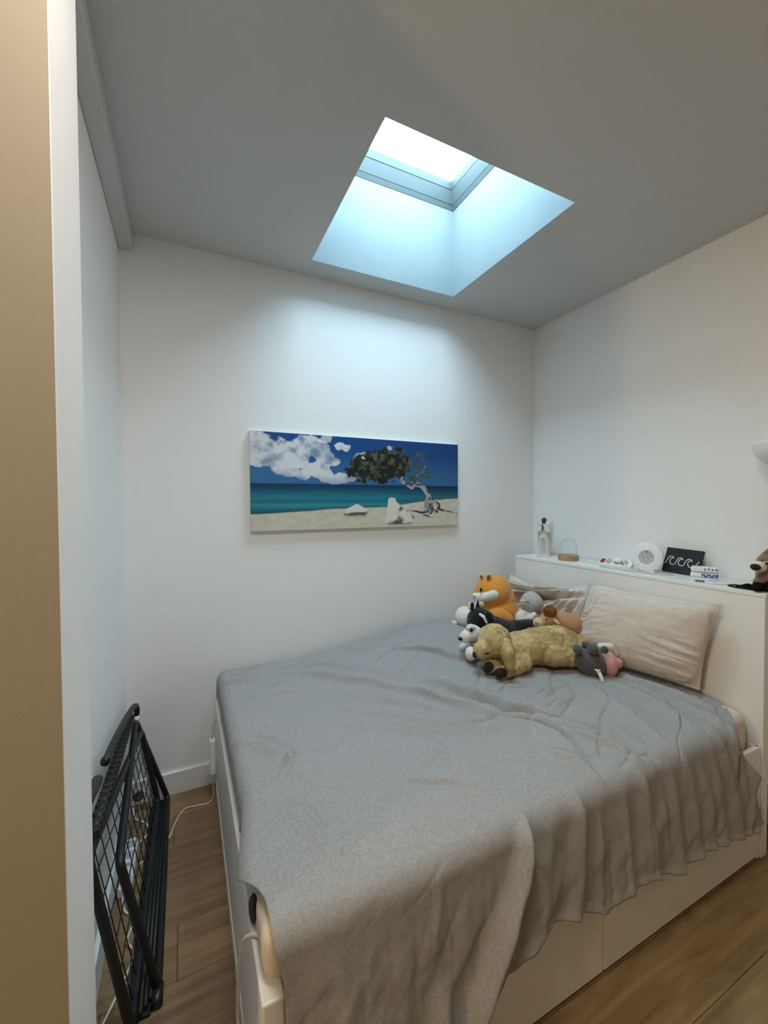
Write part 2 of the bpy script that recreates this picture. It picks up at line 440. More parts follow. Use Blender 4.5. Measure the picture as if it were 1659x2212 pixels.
# ------------------------------------------------------------------ blanket
def top_z(x, y):
    bump = np.interp(x, [-2.3, -1.87, -1.54, -1.15, -0.87, -0.7, -0.4], [0, .006, .045, .100, .092, .075, .05])
    return 0.618 + bump*sstep(-1.05, -0.15, y) + 0.008*(fbm(x*2.2, y*2.2, 3, 5)-.5)
def make_blanket():
    nu, nv = 520, 400
    a = np.linspace(0, 1, nu)[:, None]*np.ones((1, nv)); b = np.ones((nu, 1))*np.linspace(0, 1, nv)[None, :]
    YE, R = -1.476, 0.054
    xh = -0.385                                                   # head hem
    x_nom = -2.27 + (xh+2.27)*a
    hem_z = np.interp(x_nom, [-2.3, -2.05, -1.83, -1.70, -1.55, -1.40, -1.31, -1.2, -1.09, -.95, -.8, -.6, -.41], [.10, .13, .19, .255, .315, .28, .245, .262, .262, .225, .235, .205, .185])
    hem_z = hem_z + 0.012*(fbm(x_nom*6, x_nom*0, 2, 9)-.5)
    drop = 0.60-R-hem_z                                           # straight part below the roll
    B0, B1 = 0.03, YE-R*math.pi/2-drop
    # denser samples on the side
    B = B0+(B1-B0)*b
    # far edge roll (against the wall)
    over = 0.13*(1-sstep(-1.18, -1.46, B))                         # overhang past the foot end
    xr = -2.243-0.036*sstep(-1.08, -1.36, B)                      # where the foot end rolls over
    x_start = xr-over+0.022*sstep(-1.50, -1.64, B)
    xh_v = np.interp(B, [-1.98, -1.95, -1.75, -1.62, -1.54, -1.46, -1.39, -1.25, -1.0, -.6, 0], [-.345, -.35, -.42, -.485, -.50, -.43, -.335, -.30, -.36, -.42, -.45])
    xh_v = xh_v+0.01*(fbm(B*9, B*0+2, 2, 77)-.5)
    A = x_start+(xh_v-x_start)*a
    # ---- displacement by folds, in unrolled (A,B)
    h = np.zeros_like(A)
    wob = 0.05*(fbm(A*5, B*5, 3, 3)-.5)
    def fold(pts, amp, wd, val=0.6, taper=True):
        d, s, t = polydist(A+wob, B+wob*0.8, pts)
        tp = np.sin(np.pi*np.clip(t, 0.02, 0.98))**0.5 if taper else 1
        # steep on one flank, soft on the other
        k = np.where(s > 0, wd*0.5, wd*1.6)
        return tp*(amp*np.exp(-(d/k)**2)-val*amp*np.exp(-((d-wd*1.2)/(wd*0.7))**2)*(s > 0))
    F = [
     ([(-2.05, -.25), (-1.9, -.30), (-1.80, -.40), (-1.66, -.56), (-1.56, -.70), (-1.44, -.84)], .012, .022),
     ([(-1.98, -.14), (-1.75, -.28), (-1.62, -.44), (-1.52, -.60)], .009, .02),
     ([(-1.80, -.62), (-1.66, -.74), (-1.50, -.90), (-1.36, -1.04)], .008, .022),
     ([(-1.92, -.70), (-1.70, -.86), (-1.48, -1.03), (-1.34, -1.09)], .006, .020),
     ([(-1.95, -.80), (-1.70, -.97), (-1.5, -1.10), (-1.36, -1.13)], .005, .020),
     ([(-1.52, -.72), (-1.47, -.80), (-1.40, -.87), (-1.33, -.98)], .013, .018),
     ([(-1.42, -.66), (-1.336, -.746), (-1.277, -.88), (-1.22, -1.03), (-1.13, -1.13), (-1.07, -1.18)], .020, .026),
     ([(-1.36, -.86), (-1.31, -.98), (-1.29, -1.09), (-1.18, -1.16), (-1.10, -1.25), (-1.02, -1.34)], .016, .035),
     ([(-1.44, -1.08), (-1.33, -1.12), (-1.24, -1.20), (-1.20, -1.30), (-1.22, -1.40)], .014, .04),
     ([(-1.07, -1.03), (-1.00, -1.03), (-.93, -1.00), (-.85, -.99)], .010, .022),
     ([(-1.06, -1.12), (-.98, -1.10), (-.90, -1.10)], .008, .018),
     ([(-1.13, -.86), (-1.07, -.90), (-1.01, -.93)], .008, .014),
     ([(-1.08, -.62), (-1.18, -.55), (-1.26, -.42), (-1.36, -.34)], .010, .03),
     ([(-1.28, -.30), (-1.20, -.42), (-1.10, -.52)], .007, .018),
     ([(-1.60, -.20), (-1.4, -.26), (-1.28, -.36)], .006, .02),
     ([(-1.48, -.12), (-1.25, -.13), (-1.0, -.12), (-.8, -.16)], .012, .03),
     ([(-.72, -1.10), (-.78, -1.22), (-.82, -1.34), (-.84, -1.44)], .012, .024),
     ([(-.58, -1.05), (-.60, -1.2), (-.63, -1.34), (-.645, -1.46)], .012, .022),
     ([(-.45, -.9), (-.47, -1.1), (-.45, -1.3), (-.435, -1.46), (-.45, -1.7), (-.50, -1.95)], .012, .022),
     ([(-.53, -1.0), (-.53, -1.25), (-.52, -1.46), (-.55, -1.7)], .010, .02),
     ([(-1.02, -1.22), (-.97, -1.33), (-.95, -1.44)], .010, .018),
     ([(-1.12, -1.28), (-1.06, -1.38), (-1.04, -1.47)], .012, .018),
     ([(-1.30, -1.30), (-1.26, -1.40), (-1.25, -1.48)], .009, .016),
     ([(-1.78, -1.12), (-1.66, -1.20), (-1.56, -1.30)], .005, .03),
     ([(-1.62, -1.36), (-1.70, -1.28), (-1.80, -1.22)], .004, .03),
     ([(-2.23, -1.18), (-2.15, -1.24), (-2.13, -1.34)], .006, .03),
     ([(-2.25, -.75), (-2.17, -.82), (-2.14, -.95), (-2.20, -1.05)], .008, .03),
     ([(-2.26, -.22), (-2.18, -.25), (-2.12, -.25)], .008, .016),
     ([(-2.12, -.37), (-2.02, -.37), (-1.93, -.36)], .007, .014),
     ([(-2.08, -.47), (-1.99, -.47)], .006, .012),
    ]
    for f_ in F: h += fold(f_[0], f_[1]*2.3, f_[2]*0.72)
    # fine wrinkles running with the long folds
    q = (A*0.55-B*0.85); rr = (A*0.85+B*0.55)
    h += 0.011*(fbm(rr*3.5, q*16, 4, 21)-.5)*sstep(-1.5, -1.2, B)*(0.35+1.2*np.exp(-((A+1.55)/.45)**2-((B+.75)/.45)**2))
    h += 0.005*(fbm(A*3, B*3, 3, 31)-.5)
    h += 0.0028*(fbm(A*22, B*14, 3, 33)-.5)
    n1 = fbm(rr*2.2+.6*fbm(A*4, B*4, 2, 91), q*7.5+.8*fbm(A*3, B*3, 2, 92), 3, 93)
    mk = sstep(.45, .62, fbm(A*2.1+3, B*2.1, 2, 95))
    h -= 0.009*np.exp(-((n1-.5)/.03)**2)*mk*sstep(-1.62, -1.45, B)
    n2 = fbm(A*7+2*B, B*3.5-A, 3, 97)
    h -= 0.0030*np.exp(-((n2-.47)/.045)**2)*sstep(.5, .62, fbm(A*2.4, B*2.4+9, 2, 98))*sstep(-1.05, -1.25, B)
    h = np.where(h < -0.010, -0.010-0.003*np.tanh((-h-0.010)/0.012), h)
    # hanging folds
    drs = (YE-0.04)-B; dr = np.clip(drs, 0, 1)                               # distance past the edge
    side = sstep(0.0, 0.20, dr)
    def hang(x0, x1, amp, wd, start=0.0, ln=9):
        cx_ = x0+(x1-x0)*np.clip(dr/0.42, 0, 1.2)+0.030*(fbm(dr*5, dr*0+x0*7, 2, 3)-.5)
        e = sstep(start, start+0.12, drs)*(1-sstep(ln, ln+.1, dr))
        ww = wd*(0.7+0.9*np.clip(dr/0.45, 0, 1))
        d_ = A-cx_
        return amp*0.72*e*(np.exp(-(np.abs(d_)/np.where(d_ > 0, ww*.75, ww*1.35))**1.7))
    g = np.zeros_like(A)
    for hh in [(-1.585, -1.83, .062, .019, -.05, .36), (-1.82, -1.90, .056, .020, .24), (-1.50, -1.66, .03, .05, .0), (-1.64, -1.76, .018, .028, .12), (-1.385, -1.46, .028, .030, -.05), (-1.48, -1.60, .016, .03, .1), (-1.30, -1.33, .012, .02, .02),
               (-1.20, -1.20, .020, .026, .0), (-1.105, -1.06, .026, .026, -.04), (-1.02, -.97, .016, .022, .05), (-.94, -.93, .020, .022, .0), (-.86, -.83, .022, .024, -.02),
               (-.77, -.73, .018, .022, .03), (-.70, -.65, .022, .024, .0), (-.62, -.55, .024, .024, -.02), (-.53, -.47, .020, .02, .0), (-.46, -.43, .018, .018, .02),
               (-1.95, -2.02, .012, .03, .1), (-2.06, -2.12, .014, .03, .05), (-2.17, -2.08, .016, .03, .03), (-1.88, -1.93, .010, .02, .0, .2), (-2.12, -2.0, .012, .022, .2)]:
        g += hang(*hh)
    g += 0.010*np.abs(fbm(A*16, dr*2.0, 3, 41)-.5)*side*2
    g += 0.008*(fbm(A*7+dr*3, dr*6, 3, 43)-.3)*side
    q2 = A*1.0+dr*0.8
    g += 0.010*(np.abs(fbm(q2*9, dr*3-A*2, 3, 47)-.5)*2)*side*sstep(.02, .2, dr)
    # ---- roll up into 3-D
    ar = np.clip(xr-A, 0, None); th = np.clip(ar/0.045, 0, math.pi/2); ex = np.clip(ar-0.045*math.pi/2, 0, None)
    X = np.where(ar > 0, xr-0.045*np.sin(th), A); dza = -0.045*(1-np.cos(th))-ex
    br = np.clip(YE-B, 0, None); ph = np.clip(br/R, 0, math.pi/2); eb = np.clip(br-R*math.pi/2, 0, None)
    Y = np.where(br > 0, YE-R*np.sin(ph)-0.035*eb-0.03*eb**2, B); dzb = -R*(1-np.cos(ph))-eb
    fr = np.clip(B+0.085, 0, None); fh = np.clip(fr/0.05, 0, math.pi/2)
    Y = np.where(fr > 0, -0.085+0.05*np.sin(fh)*0.8, Y); dzf = -0.05*(1-np.cos(fh))-np.clip(fr-0.05*math.pi/2, 0, None)
    Z = top_z(X, np.clip(B, -1.46, 0))+dza+dzb+dzf
    # rounded drop towards the pillows near the edge of the mattress
    P = np.stack([X, Y, Z], -1)
    # normals from the undisplaced sheet
    du = np.gradient(P, axis=0); dv = np.gradient(P, axis=1); N = np.cross(dv, du); N /= np.linalg.norm(N, axis=-1, keepdims=True)+1e-9
    N *= np.sign(N[..., 2:3]*1.0+np.where(br > R, -N[..., 1], 0)[..., None]+1e-6)
    P = P+N*(h+g)[..., None]
    # curl at the hem
    hm = sstep(0.985, 1.0, b); P[..., 1] -= 0.006*hm
    return P
P = make_blanket()
blk = link('blanket', grid_mesh('blanket', P.reshape(-1, 3), P.shape[0], P.shape[1]), M_blanket, smooth=True)
if blk.data.polygons[len(blk.data.polygons)//3].normal.z < 0: blk.data.flip_normals()
so = blk.modifiers.new('thickness', 'SOLIDIFY'); so.thickness = 0.003; so.offset = -1
tag(blk, 'rumpled grey jersey blanket spread over the bed and hanging down its near side', 'blanket')

# ------------------------------------------------------------------ pillows
def pillow(name, label, BL, BR, TL, TR, T, wr, m=M_pillow, n=130, sag=0.0, pinch=0.05):
    u = np.linspace(-1, 1, n)[:, None]*np.ones((1, n)); v = np.ones((n, 1))*np.linspace(-1, 1, n)[None, :]
    U = u*(1-pinch*(1-v**2)*np.abs(u)**3); W = v*(1-pinch*(1-u**2)*np.abs(v)**3)
    s, t = (U+1)/2, (W+1)/2
    BL, BR, TL, TR = [np.array(q) for q in (BL, BR, TL, TR)]
    base = ((1-s)*(1-t))[..., None]*BL+(s*(1-t))[..., None]*BR+((1-s)*t)[..., None]*TL+(s*t)[..., None]*TR
    base[..., 2] -= sag*(1-u**2)*sstep(-1, 1, v)
    nrm = np.cross(TL-BL, BR-BL); nrm /= np.linalg.norm(nrm)
    if nrm[0] > 0: nrm = -nrm
    th = T*(np.clip(1-np.abs(u)**2.4, 0, 1)**0.55)*(np.clip(1-np.abs(v)**2.4, 0, 1)**0.55)
    edge = np.clip((1-np.abs(u))*(1-np.abs(v))*14, 0, 1)
    q_ = th+wr(u, v)*edge; f_ = -0.3*th
    q_ = f_+0.5*((q_-f_)+np.sqrt((q_-f_)**2+0.012**2))*np.clip(edge*3, 0, 1)
    front = base+nrm*q_[..., None]
    back = base-nrm*(th*0.75)[..., None]
    V = np.concatenate([front.reshape(-1, 3), back.reshape(-1, 3)])
    i, j = np.meshgrid(np.arange(n-1), np.arange(n-1), indexing='ij'); a = (i*n+j).ravel()
    f1 = np.stack([a, a+1, a+n+1, a+n], 1); f2 = np.stack([a, a+n, a+n+1, a+1], 1)+n*n
    me = bpy.data.meshes.new(name); me.from_pydata(V.tolist(), [], np.concatenate([f1, f2]).tolist())
    bm = bmesh.new(); bm.from_mesh(me); bmesh.ops.remove_doubles(bm, verts=bm.verts, dist=1e-5)
    bmesh.ops.recalc_face_normals(bm, faces=bm.faces); bm.to_mesh(me); bm.free()
    return tag(link(name, me, m, smooth=True), label, 'pillow', 'bed pillows')
def wr_right(u, v):
    w_ = 0.004*(fbm(u*3+9, v*3, 3, 3)-.5)*2
    # creases streaming in from the left edge and the lower right
    w_ += 0.012*(fbm(u*2+v*1.0, (v-u*0.5)*6, 3, 8)-.5)*sstep(-0.2, -1.0, u)*2
    w_ += 0.011*(fbm(u*2.5, (v+u*0.25)*9, 3, 12)-.5)*sstep(0.0, .9, u)*sstep(.5, -.6, v)*2
    w_ += 0.009*np.exp(-((u+0.86+0.25*(v-.6)**2)/.035)**2)*sstep(-.7, .2, v)
    w_ += 0.007*np.exp(-((u+0.74+0.35*(v-.7)**2)/.04)**2)*sstep(-.7, .4, v)
    w_ += -0.006*np.exp(-((v-0.88)/.05)**2)
    return w_
def wr_left(u, v):
    dx, dy = 1.02-u, 1.0-v
    ang = np.arctan2(dy, dx); rad = np.hypot(dx, dy)
    w_ = 0.085*(fbm(ang*6.5+0.2*rad, rad*0.55, 3, 6)-.5)*sstep(0.15, .75, rad)*(1-0.45*sstep(1.3, 2.2, rad))*2
    w_ += 0.022*(fbm(u*3, v*3+u, 3, 14)-.5)*2
    w_ += 0.030*np.exp(-((v-0.55-0.25*u)/.10)**2)*sstep(-.9, -.2, u)
    w_ -= 0.030*np.exp(-((v-0.38-0.25*u)/.09)**2)*sstep(-.9, -.2, u)
    return w_
pillow('pillow', 'plump smooth beige pillow leaning against the headboard, nearest the camera', (-0.46, -0.70, 0.625), (-0.352, -1.325, 0.640), (-0.372, -0.775, 1.035), (-0.345, -1.40, 1.045), 0.075, wr_right)
pillow('pillow', 'crumpled creased beige pillow in the far corner behind the stuffed animals', (-0.50, -0.13, 0.66), (-0.47, -0.76, 0.64), (-0.345, -0.115, 0.985), (-0.352, -0.765, 1.030), 0.062, wr_left, sag=0.055, pinch=0.03)

# ------------------------------------------------------------------ canvas print on the back wall
def paint(nu, nv):
    u = np.linspace(0, 1, nu)[:, None]*np.ones((1, nv)); v = np.ones((nu, 1))*np.linspace(0, 1, nv)[None, :]
    U = u*2.5                                                    # true proportions: width 2.5, height 1
    col = np.zeros((nu, nv, 3))
    def c3(*k): return np.array(srgb(*k))
    def over(c, al):
        nonlocal col
        c = np.asarray(c)
        col = col*(1-al[..., None])+c*al[..., None]
    def lerp(c0, c1, t): return np.array(c0)+(np.array(c1)-np.array(c0))*t[..., None]
    sky = lerp(c3(20, 72, 134), c3(56, 110, 156), sstep(0.1, .52, v)); sky = lerp(1, 0, u*0)*0+sky*(1.12-0.35*u)[..., None]
    col[:] = sky
    # clouds
    def blobs(L, soft, sd, fr):
        f = np.full((nu, nv), -1.0)
        for (a, b_, r) in L: f = np.maximum(f, 1-np.hypot(U-a*2.5, (v-b_)*1.25)/r)
        return sstep(-soft*.6, soft, f+1.5*(fbm(U*fr*1.3, v*fr*1.5, 6, sd)-.52)*np.clip(1.15-f, .3, 1.2))
    big = [(0.02, .10, .16), (.06, .2, .2), (.13, .25, .2), (.02, .26, .14), (.2, .24, .16), (.24, .13, .15), (.28, .17, .13), (.31, .25, .12), (.35, .28, .07), (.15, .34, .12), (.26, .36, .12), (.32, .42, .10), (.38, .44, .09), (.43, .45, .07), (.40, .46, .08), (.36, .46, .09), (.22, .42, .08)]
    al = blobs(big, .16, 3, 5)
    lum = 0.6*fbm(U*4+.3, v*6, 6, 7)+0.4*fbm(U*13+.3, v*16, 5, 8)
    cl = lerp(c3(128, 144, 174), c3(222, 222, 226), sstep(.3, .6, lum+0.25*(0.35-v)+0.15*(1-al)))
    over(cl, al*0.95)
    al = blobs([(.375, .115, .055), (.40, .13, .05), (.47, .22, .07), (.485, .20, .06), (.455, .27, .05)], .2, 5, 8); over(cl*1.05, al*.95)
    al = blobs([(.32, .02, .06), (.60, .13, .04), (.62, .09, .03)], .3, 6, 8); over(cl*0.95, al*.7)
    # haze over horizon
    over(c3(44, 96, 150), 0.5*sstep(.40, .52, v)*(v < .52))
    # sea
    m = (v >= .52)
    w_ = v+0.012*(fbm(U*2, v*40, 3, 11)-.5)
    sea = np.zeros_like(col)
    st = [(.52, c3(10, 52, 88)), (.555, c3(12, 60, 92)), (.60, c3(18, 92, 112)), (.66, c3(34, 122, 136)), (.71, c3(28, 106, 128)), (.74, c3(46, 142, 148)), (.79, c3(28, 100, 124)), (.84, c3(22, 74, 104))]
    for k in range(3): sea[..., k] = np.interp(w_, [s_[0] for s_ in st], [s_[1][k] for s_ in st])
    sea *= (1.0-0.30*sstep(.55, 1, u))[..., None]*(0.85+0.3*fbm(U*3, v*60, 3, 13))[..., None]
    col = np.where(m[..., None], sea, col)
    # beach
    shore = np.interp(u, [0, .2, .35, .45, .6, .75, .88, 1.0], [.835, .81, .785, .775, .775, .72, .69, .675])+0.012*(fbm(U*8, v*2, 3, 15)-.5)
    over(c3(64, 82, 96), sstep(shore-.035, shore-.012, v)*0.8*(fbm(U*20, v*30, 3, 16) > .42))
    sand = c3(204, 198, 178)*(0.85+0.3*fbm(U*14, v*30, 5, 17))[..., None]
    over(sand, sstep(shore-.008, shore+.006, v))
    # rocks
    def rock(poly, shade, sd):
        P_ = np.array(poly); inside = np.zeros((nu, nv), bool)
        uu = u+0.006*(fbm(U*14, v*14, 3, sd)-.5); vv = v+0.02*(fbm(U*14, v*14, 3, sd+1)-.5)
        for k in range(len(P_)):
            (x1, y1), (x2, y2) = P_[k], P_[k-1]
            cr = ((y1 > vv) != (y2 > vv)) & (uu < (x2-x1)*(vv-y1)/(y2-y1+1e-9)+x1); inside ^= cr
        t_ = fbm(U*9, v*9, 5, sd+2)
        c = lerp(c3(96, 90, 82), c3(222, 216, 206), sstep(.32, .6, t_+shade(u, v)))
        over(c, inside.astype(float))
    over(c3(120, 112, 96), 0.7*np.exp(-((v-.862)/.012)**2)*sstep(.385, .41, u)*(1-sstep(.49, .51, u)))
    rock([(.39, .85), (.395, .82), (.41, .78), (.435, .75), (.455, .735), (.48, .76), (.50, .80), (.507, .84), (.495, .855), (.45, .86), (.42, .865)], lambda a, b_: 0.12-.5*sstep(.80, .86, b_), 30)
    over(c3(90, 82, 70), 0.6*np.exp(-((v-.965)/.015)**2)*sstep(.59, .62, u)*(1-sstep(.72, .76, u)))
    rock([(.60, .96), (.595, .90), (.602, .84), (.607, .78), (.61, .68), (.625, .655), (.645, .665), (.655, .71), (.67, .745), (.69, .75), (.705, .77), (.715, .80), (.735, .86), (.75, .885), (.748, .93), (.72, .945), (.70, .96), (.65, .975)],
         lambda a, b_: 0.10-.35*sstep(.86, .97, b_)*(1-sstep(.66, .7, a))-.4*np.exp(-((a-.675)/.014)**2-((b_-.79)/.03)**2), 40)
    # tree: trunk and branches, then crown
    def limb(pts, w0, w1, dark, light, sd):
        d, s, t = polydist(U, v, [(a*2.5, b_) for a, b_ in pts]); wd = w0+(w1-w0)*t
        al_ = 1-sstep(wd*.8, wd, d+0.006*(fbm(U*20, v*20, 2, sd)-.5))
        g_ = fbm(U*6+t*3, v*6+s*d*60, 4, sd)
        over(lerp(dark, light, sstep(.3, .65, g_+0.25*(s*d/(wd+1e-6)))), al_)
    dk, lt = c3(58, 54, 60), c3(176, 170, 172)
    limb([(.655, .40), (.672, .45), (.70, .49), (.72, .52)], .022, .026, dk, lt, 50)
    limb([(.70, .30), (.695, .40), (.68, .45)], .012, .02, dk, lt, 51)
    limb([(.81, .29), (.795, .36), (.77, .40), (.755, .44), (.74, .49)], .010, .022, dk, lt, 52)
    limb([(.72, .52), (.735, .545), (.745, .51), (.765, .50), (.79, .52), (.81, .57), (.83, .63), (.835, .69)], .024, .042, dk, lt, 53)
    limb([(.835, .66), (.825, .73), (.83, .80)], .05, .075, dk, lt, 54)
    limb([(.83, .70), (.865, .72), (.885, .75), (.885, .80)], .03, .024, dk, lt, 55)
    limb([(.88, .80), (.91, .82), (.94, .83), (.97, .85), (1.0, .86)], .02, .008, dk, lt, 56)
    limb([(.83, .82), (.79, .84), (.75, .82), (.72, .81)], .02, .006, dk, lt, 57)
    limb([(.80, .87), (.83, .89), (.845, .90)], .012, .01, dk, lt, 58)
    limb([(.83, .80), (.85, .82), (.875, .835)], .03, .02, dk, lt, 59)
    crown = [(.455, .37, .10), (.475, .30, .12), (.50, .36, .15), (.54, .28, .17), (.57, .36, .17), (.60, .22, .17), (.62, .32, .18), (.65, .22, .15), (.66, .34, .12), (.49, .42, .06), (.60, .42, .07), (.695, .27, .08), (.70, .33, .06)]
    al = blobs(crown, .12, 61, 14)
    tx = fbm(U*22, v*22, 4, 62)
    over(lerp(c3(26, 28, 24), c3(86, 92, 70), sstep(.42, .75, tx+.25*(.3-v))), al)
    thin = [(.75, .26, .09), (.77, .20, .10), (.79, .24, .08), (.74, .40, .09), (.76, .45, .06), (.80, .38, .09), (.82, .40, .05)]
    al = blobs(thin, .18, 63, 16)*(sstep(.36, .52, fbm(U*26, v*26, 3, 64)))
    over(lerp(c3(34, 44, 42), c3(92, 106, 92), tx), al*.92)
    return np.clip(col, 0, 1)
nu, nv = 520, 210
PX0, PX1, PZ0, PZ1 = -2.108, -0.737, 1.341, 1.8895
cols = paint(nu, nv)
gx, gz = np.meshgrid(np.linspace(PX0, PX1, nu), np.linspace(PZ1, PZ0, nv), indexing='ij')
cxm, czm = (PX0+PX1)/2, (PZ0+PZ1)/2
V = np.stack([gx-cxm, np.full_like(gx, -0.0305), gz-czm], -1).reshape(-1, 3)
pic = thing('canvas_picture', 'wide canvas print of a wind-bent tree on a tropical beach, on the back wall', 'picture', (cxm, 0, czm))
me = grid_mesh('print', V, nu, nv)
at = me.color_attributes.new('print_colour', 'FLOAT_COLOR', 'POINT')
at.data.foreach_set('color', np.concatenate([cols.reshape(-1, 3), np.ones((nu*nv, 1))], 1).astype(np.float32).ravel())
mp_ = bpy.data.materials.new('canvas_print'); mp_.use_nodes = True
an = mp_.node_tree.nodes.new('ShaderNodeVertexColor'); an.layer_name = 'print_colour'
bs = mp_.node_tree.nodes['Principled BSDF']; bs.inputs['Roughness'].default_value = 0.6; bs.inputs['Specular IOR Level'].default_value = 0.3
mp_.node_tree.links.new(an.outputs['Color'], bs.inputs['Base Color'])
link('print', me, mp_, pic)
obj('stretcher', bx(PX0-cxm, PX1-cxm, -0.030, -0.001, PZ0-czm, PZ1-czm, 0.002, 2), mat('canvas_edge', (0.62, 0.63, 0.62), 0.8, 0.3, 900), pic)

# ------------------------------------------------------------------ things on the headboard shelf
ZS = 1.1105
# angel figurine
ang = thing('angel_figurine', 'white winged angel figurine with a dark head praying on the headboard shelf', 'figurine', (-0.150, -0.238, ZS), math.radians(-62))
M_resin = mat('whitewashed_resin', (0.72, 0.70, 0.66), 0.75, 0.5, 60, 0.08, 30)
M_skin = mat('dark_brown_paint', (0.065, 0.035, 0.022), 0.6)
M_hair = mat('black_brown_hair', (0.02, 0.012, 0.009), 0.7)
bm = bmesh.new()
add_lathe(bm, [(0.040, 0.0), (0.042, 0.006), (0.040, 0.04), (0.036, 0.09), (0.031, 0.13), (0.026, 0.155), (0.0245, 0.17), (0.027, 0.19), (0.030, 0.207), (0.026, 0.217), (0.012, 0.223), (0.009, 0.232)], 36, sx=1.0, sy=0.72)
for v in bm.verts:                                                # pleats of the robe
    if v.co.z < 0.16:
        a = math.atan2(v.co.y, v.co.x); k = 1+0.05*math.sin(a*9)*(1-v.co.z/0.16); v.co.x *= k; v.co.y *= k
obj('robe', bm, M_resin, ang, smooth=True)
obj('plinth', bx(-0.043, 0.043, -0.032, 0.034, 0.0, 0.010, 0.003), M_resin, ang)
for s in (-1, 1):
    bm = bmesh.new()
    pr = [(0.012, 0.205), (0.030, 0.228), (0.050, 0.250), (0.056, 0.236), (0.054, 0.19), (0.050, 0.13), (0.046, 0.07), (0.044, 0.035), (0.034, 0.06), (0.024, 0.12)]
    f = [bm.verts.new((s*x, 0.020+0.010*(x/0.05), z)) for x, z in pr]; b_ = [bm.verts.new((s*x, 0.028+0.010*(x/0.05), z)) for x, z in pr]
    bm.faces.new(f); bm.faces.new(list(reversed(b_)))
    for i in range(len(pr)): bm.faces.new((f[i], f[i-1], b_[i-1], b_[i]))
    bmesh.ops.recalc_face_normals(bm, faces=bm.faces)
    wg = obj('wing', bm, M_resin, ang)
    bm = bmesh.new()
    for k in range(4): add_tube(bm, [(s*(0.030+k*0.006), 0.0245+k*.001, 0.215-k*0.006), (s*(0.044+k*0.002), 0.0255+k*.001, 0.12-k*0.02)], 0.0016, 5)
    obj('feather', bm, M_resin, wg)
    obj('arm', tube(smooth_path([(s*0.026, -0.004, 0.205), (s*0.036, -0.014, 0.180), (s*0.024, -0.024, 0.178), (s*0.006, -0.030, 0.196)], 5), 0.009, 8, radii=[0.010-0.0002*i for i in range(16)]), M_resin, ang, smooth=True)
bm = bmesh.new()
add_ell(bm, (0, -0.032, 0.203), (0.006, 0.007, 0.015)); add_ell(bm, (0.003, -0.030, 0.196), (0.006, 0.006, 0.012))
obj('hands', bm, M_skin, ang, smooth=True)
bm = bmesh.new(); add_box(bm, -0.0025, 0.0025, -0.040, -0.036, 0.205, 0.228); add_box(bm, -0.009, 0.009, -0.040, -0.036, 0.217, 0.222)
obj('cross', bm, M_dark, ang)
bm = bmesh.new(); add_ell(bm, (0, -0.004, 0.250), (0.0150, 0.0155, 0.0195)); add_ell(bm, (0, -0.0195, 0.247), (0.0025, 0.003, 0.003), seg=8, ring=6)
obj('head', bm, M_skin, ang, smooth=True)
bm = bmesh.new(); add_ell(bm, (0, 0.003, 0.2535), (0.0172, 0.0165, 0.0200)); add_ell(bm, (0, 0.014, 0.262), (0.009, 0.009, 0.009))
obj('hair', bm, M_hair, ang, smooth=True)
bm = bmesh.new(); random.seed(3)
for r in range(9):                                                # rows of tiny worn lettering on the robe
    x = -0.017
    while x < 0.017:
        l = random.uniform(.002, .006); z = 0.128-r*0.0135; yy = -0.0268-(0.128-z)*0.031
        add_box(bm, x, min(x+l, .018), yy-0.0015, yy+0.003, z, z+0.004); x += l+0.0025
obj('lettering', bm, mat('grey_lettering', (0.46, 0.45, 0.43), 0.8), ang)

# glass cloche
clo = thing('glass_cloche', 'small empty glass dome on an oval wooden base', 'cloche', (-0.150, -0.445, ZS))
obj('base', add_lathe(bmesh.new(), [(0.060, 0), (0.064, 0.003), (0.064, 0.030), (0.061, 0.033)], 40), M_wood, clo, smooth=False)
prof = [(0.055, 0.0)]+[(0.055, 0.05)]+[(0.055*math.cos(a), 0.05+0.065*math.sin(a)) for a in [math.pi/2*k/10 for k in range(1, 10)]]+[(0.002, 0.1155)]
obj('glass_dome', add_lathe(bmesh.new(), prof, 40, (0, 0, 0.0335), cap=False), M_glass, clo, smooth=True)

# power strip
ps = thing('power_strip', 'white power strip with a red switch lying beside the round lamp', 'power strip', (-0.170, -0.795, ZS), math.radians(-84))
TS = Matrix.Rotation(math.radians(38), 4, 'X')
def tb(*a, bev=0.003): return bx(*a, bevel=bev, M=Matrix.Translation((0, 0, 0.018)) @ TS)
obj('housing', tb(-0.095, 0.095, -0.026, 0.026, -0.014, 0.018, bev=0.006), M_plwhite, ps)
obj('red_switch', tb(-0.085, -0.060, -0.016, 0.016, 0.018, 0.0225), mat('red_rocker', (0.45, 0.03, 0.03), 0.3), ps)
M_sock = mat('socket_grey', (0.42, 0.43, 0.44), 0.5)
for k in range(3):
    b = add_lathe(bmesh.new(), [(0.019, 0.018), (0.019, 0.0205), (0.016, 0.0205), (0.015, 0.0185)], 24)
    bmesh.ops.transform(b, matrix=Matrix.Translation((0, 0, 0.018)) @ TS @ Matrix.Translation((-0.035+0.045*k, 0, 0)), verts=b.verts)
    obj('socket', b, M_sock, ps)
plg = thing('lamp_plug', 'white round plug with its cable pushed into the shelf power strip', 'plug', (-0.186, -0.815, ZS+0.045))
b = bmesh.new(); add_ell(b, (0, 0, 0), (0.016, 0.022, 0.015)); add_ell(b, (-0.008, -0.018, 0.0), (0.010, 0.012, 0.009))
obj('plug_body', b, M_plwhite, plg, smooth=True)
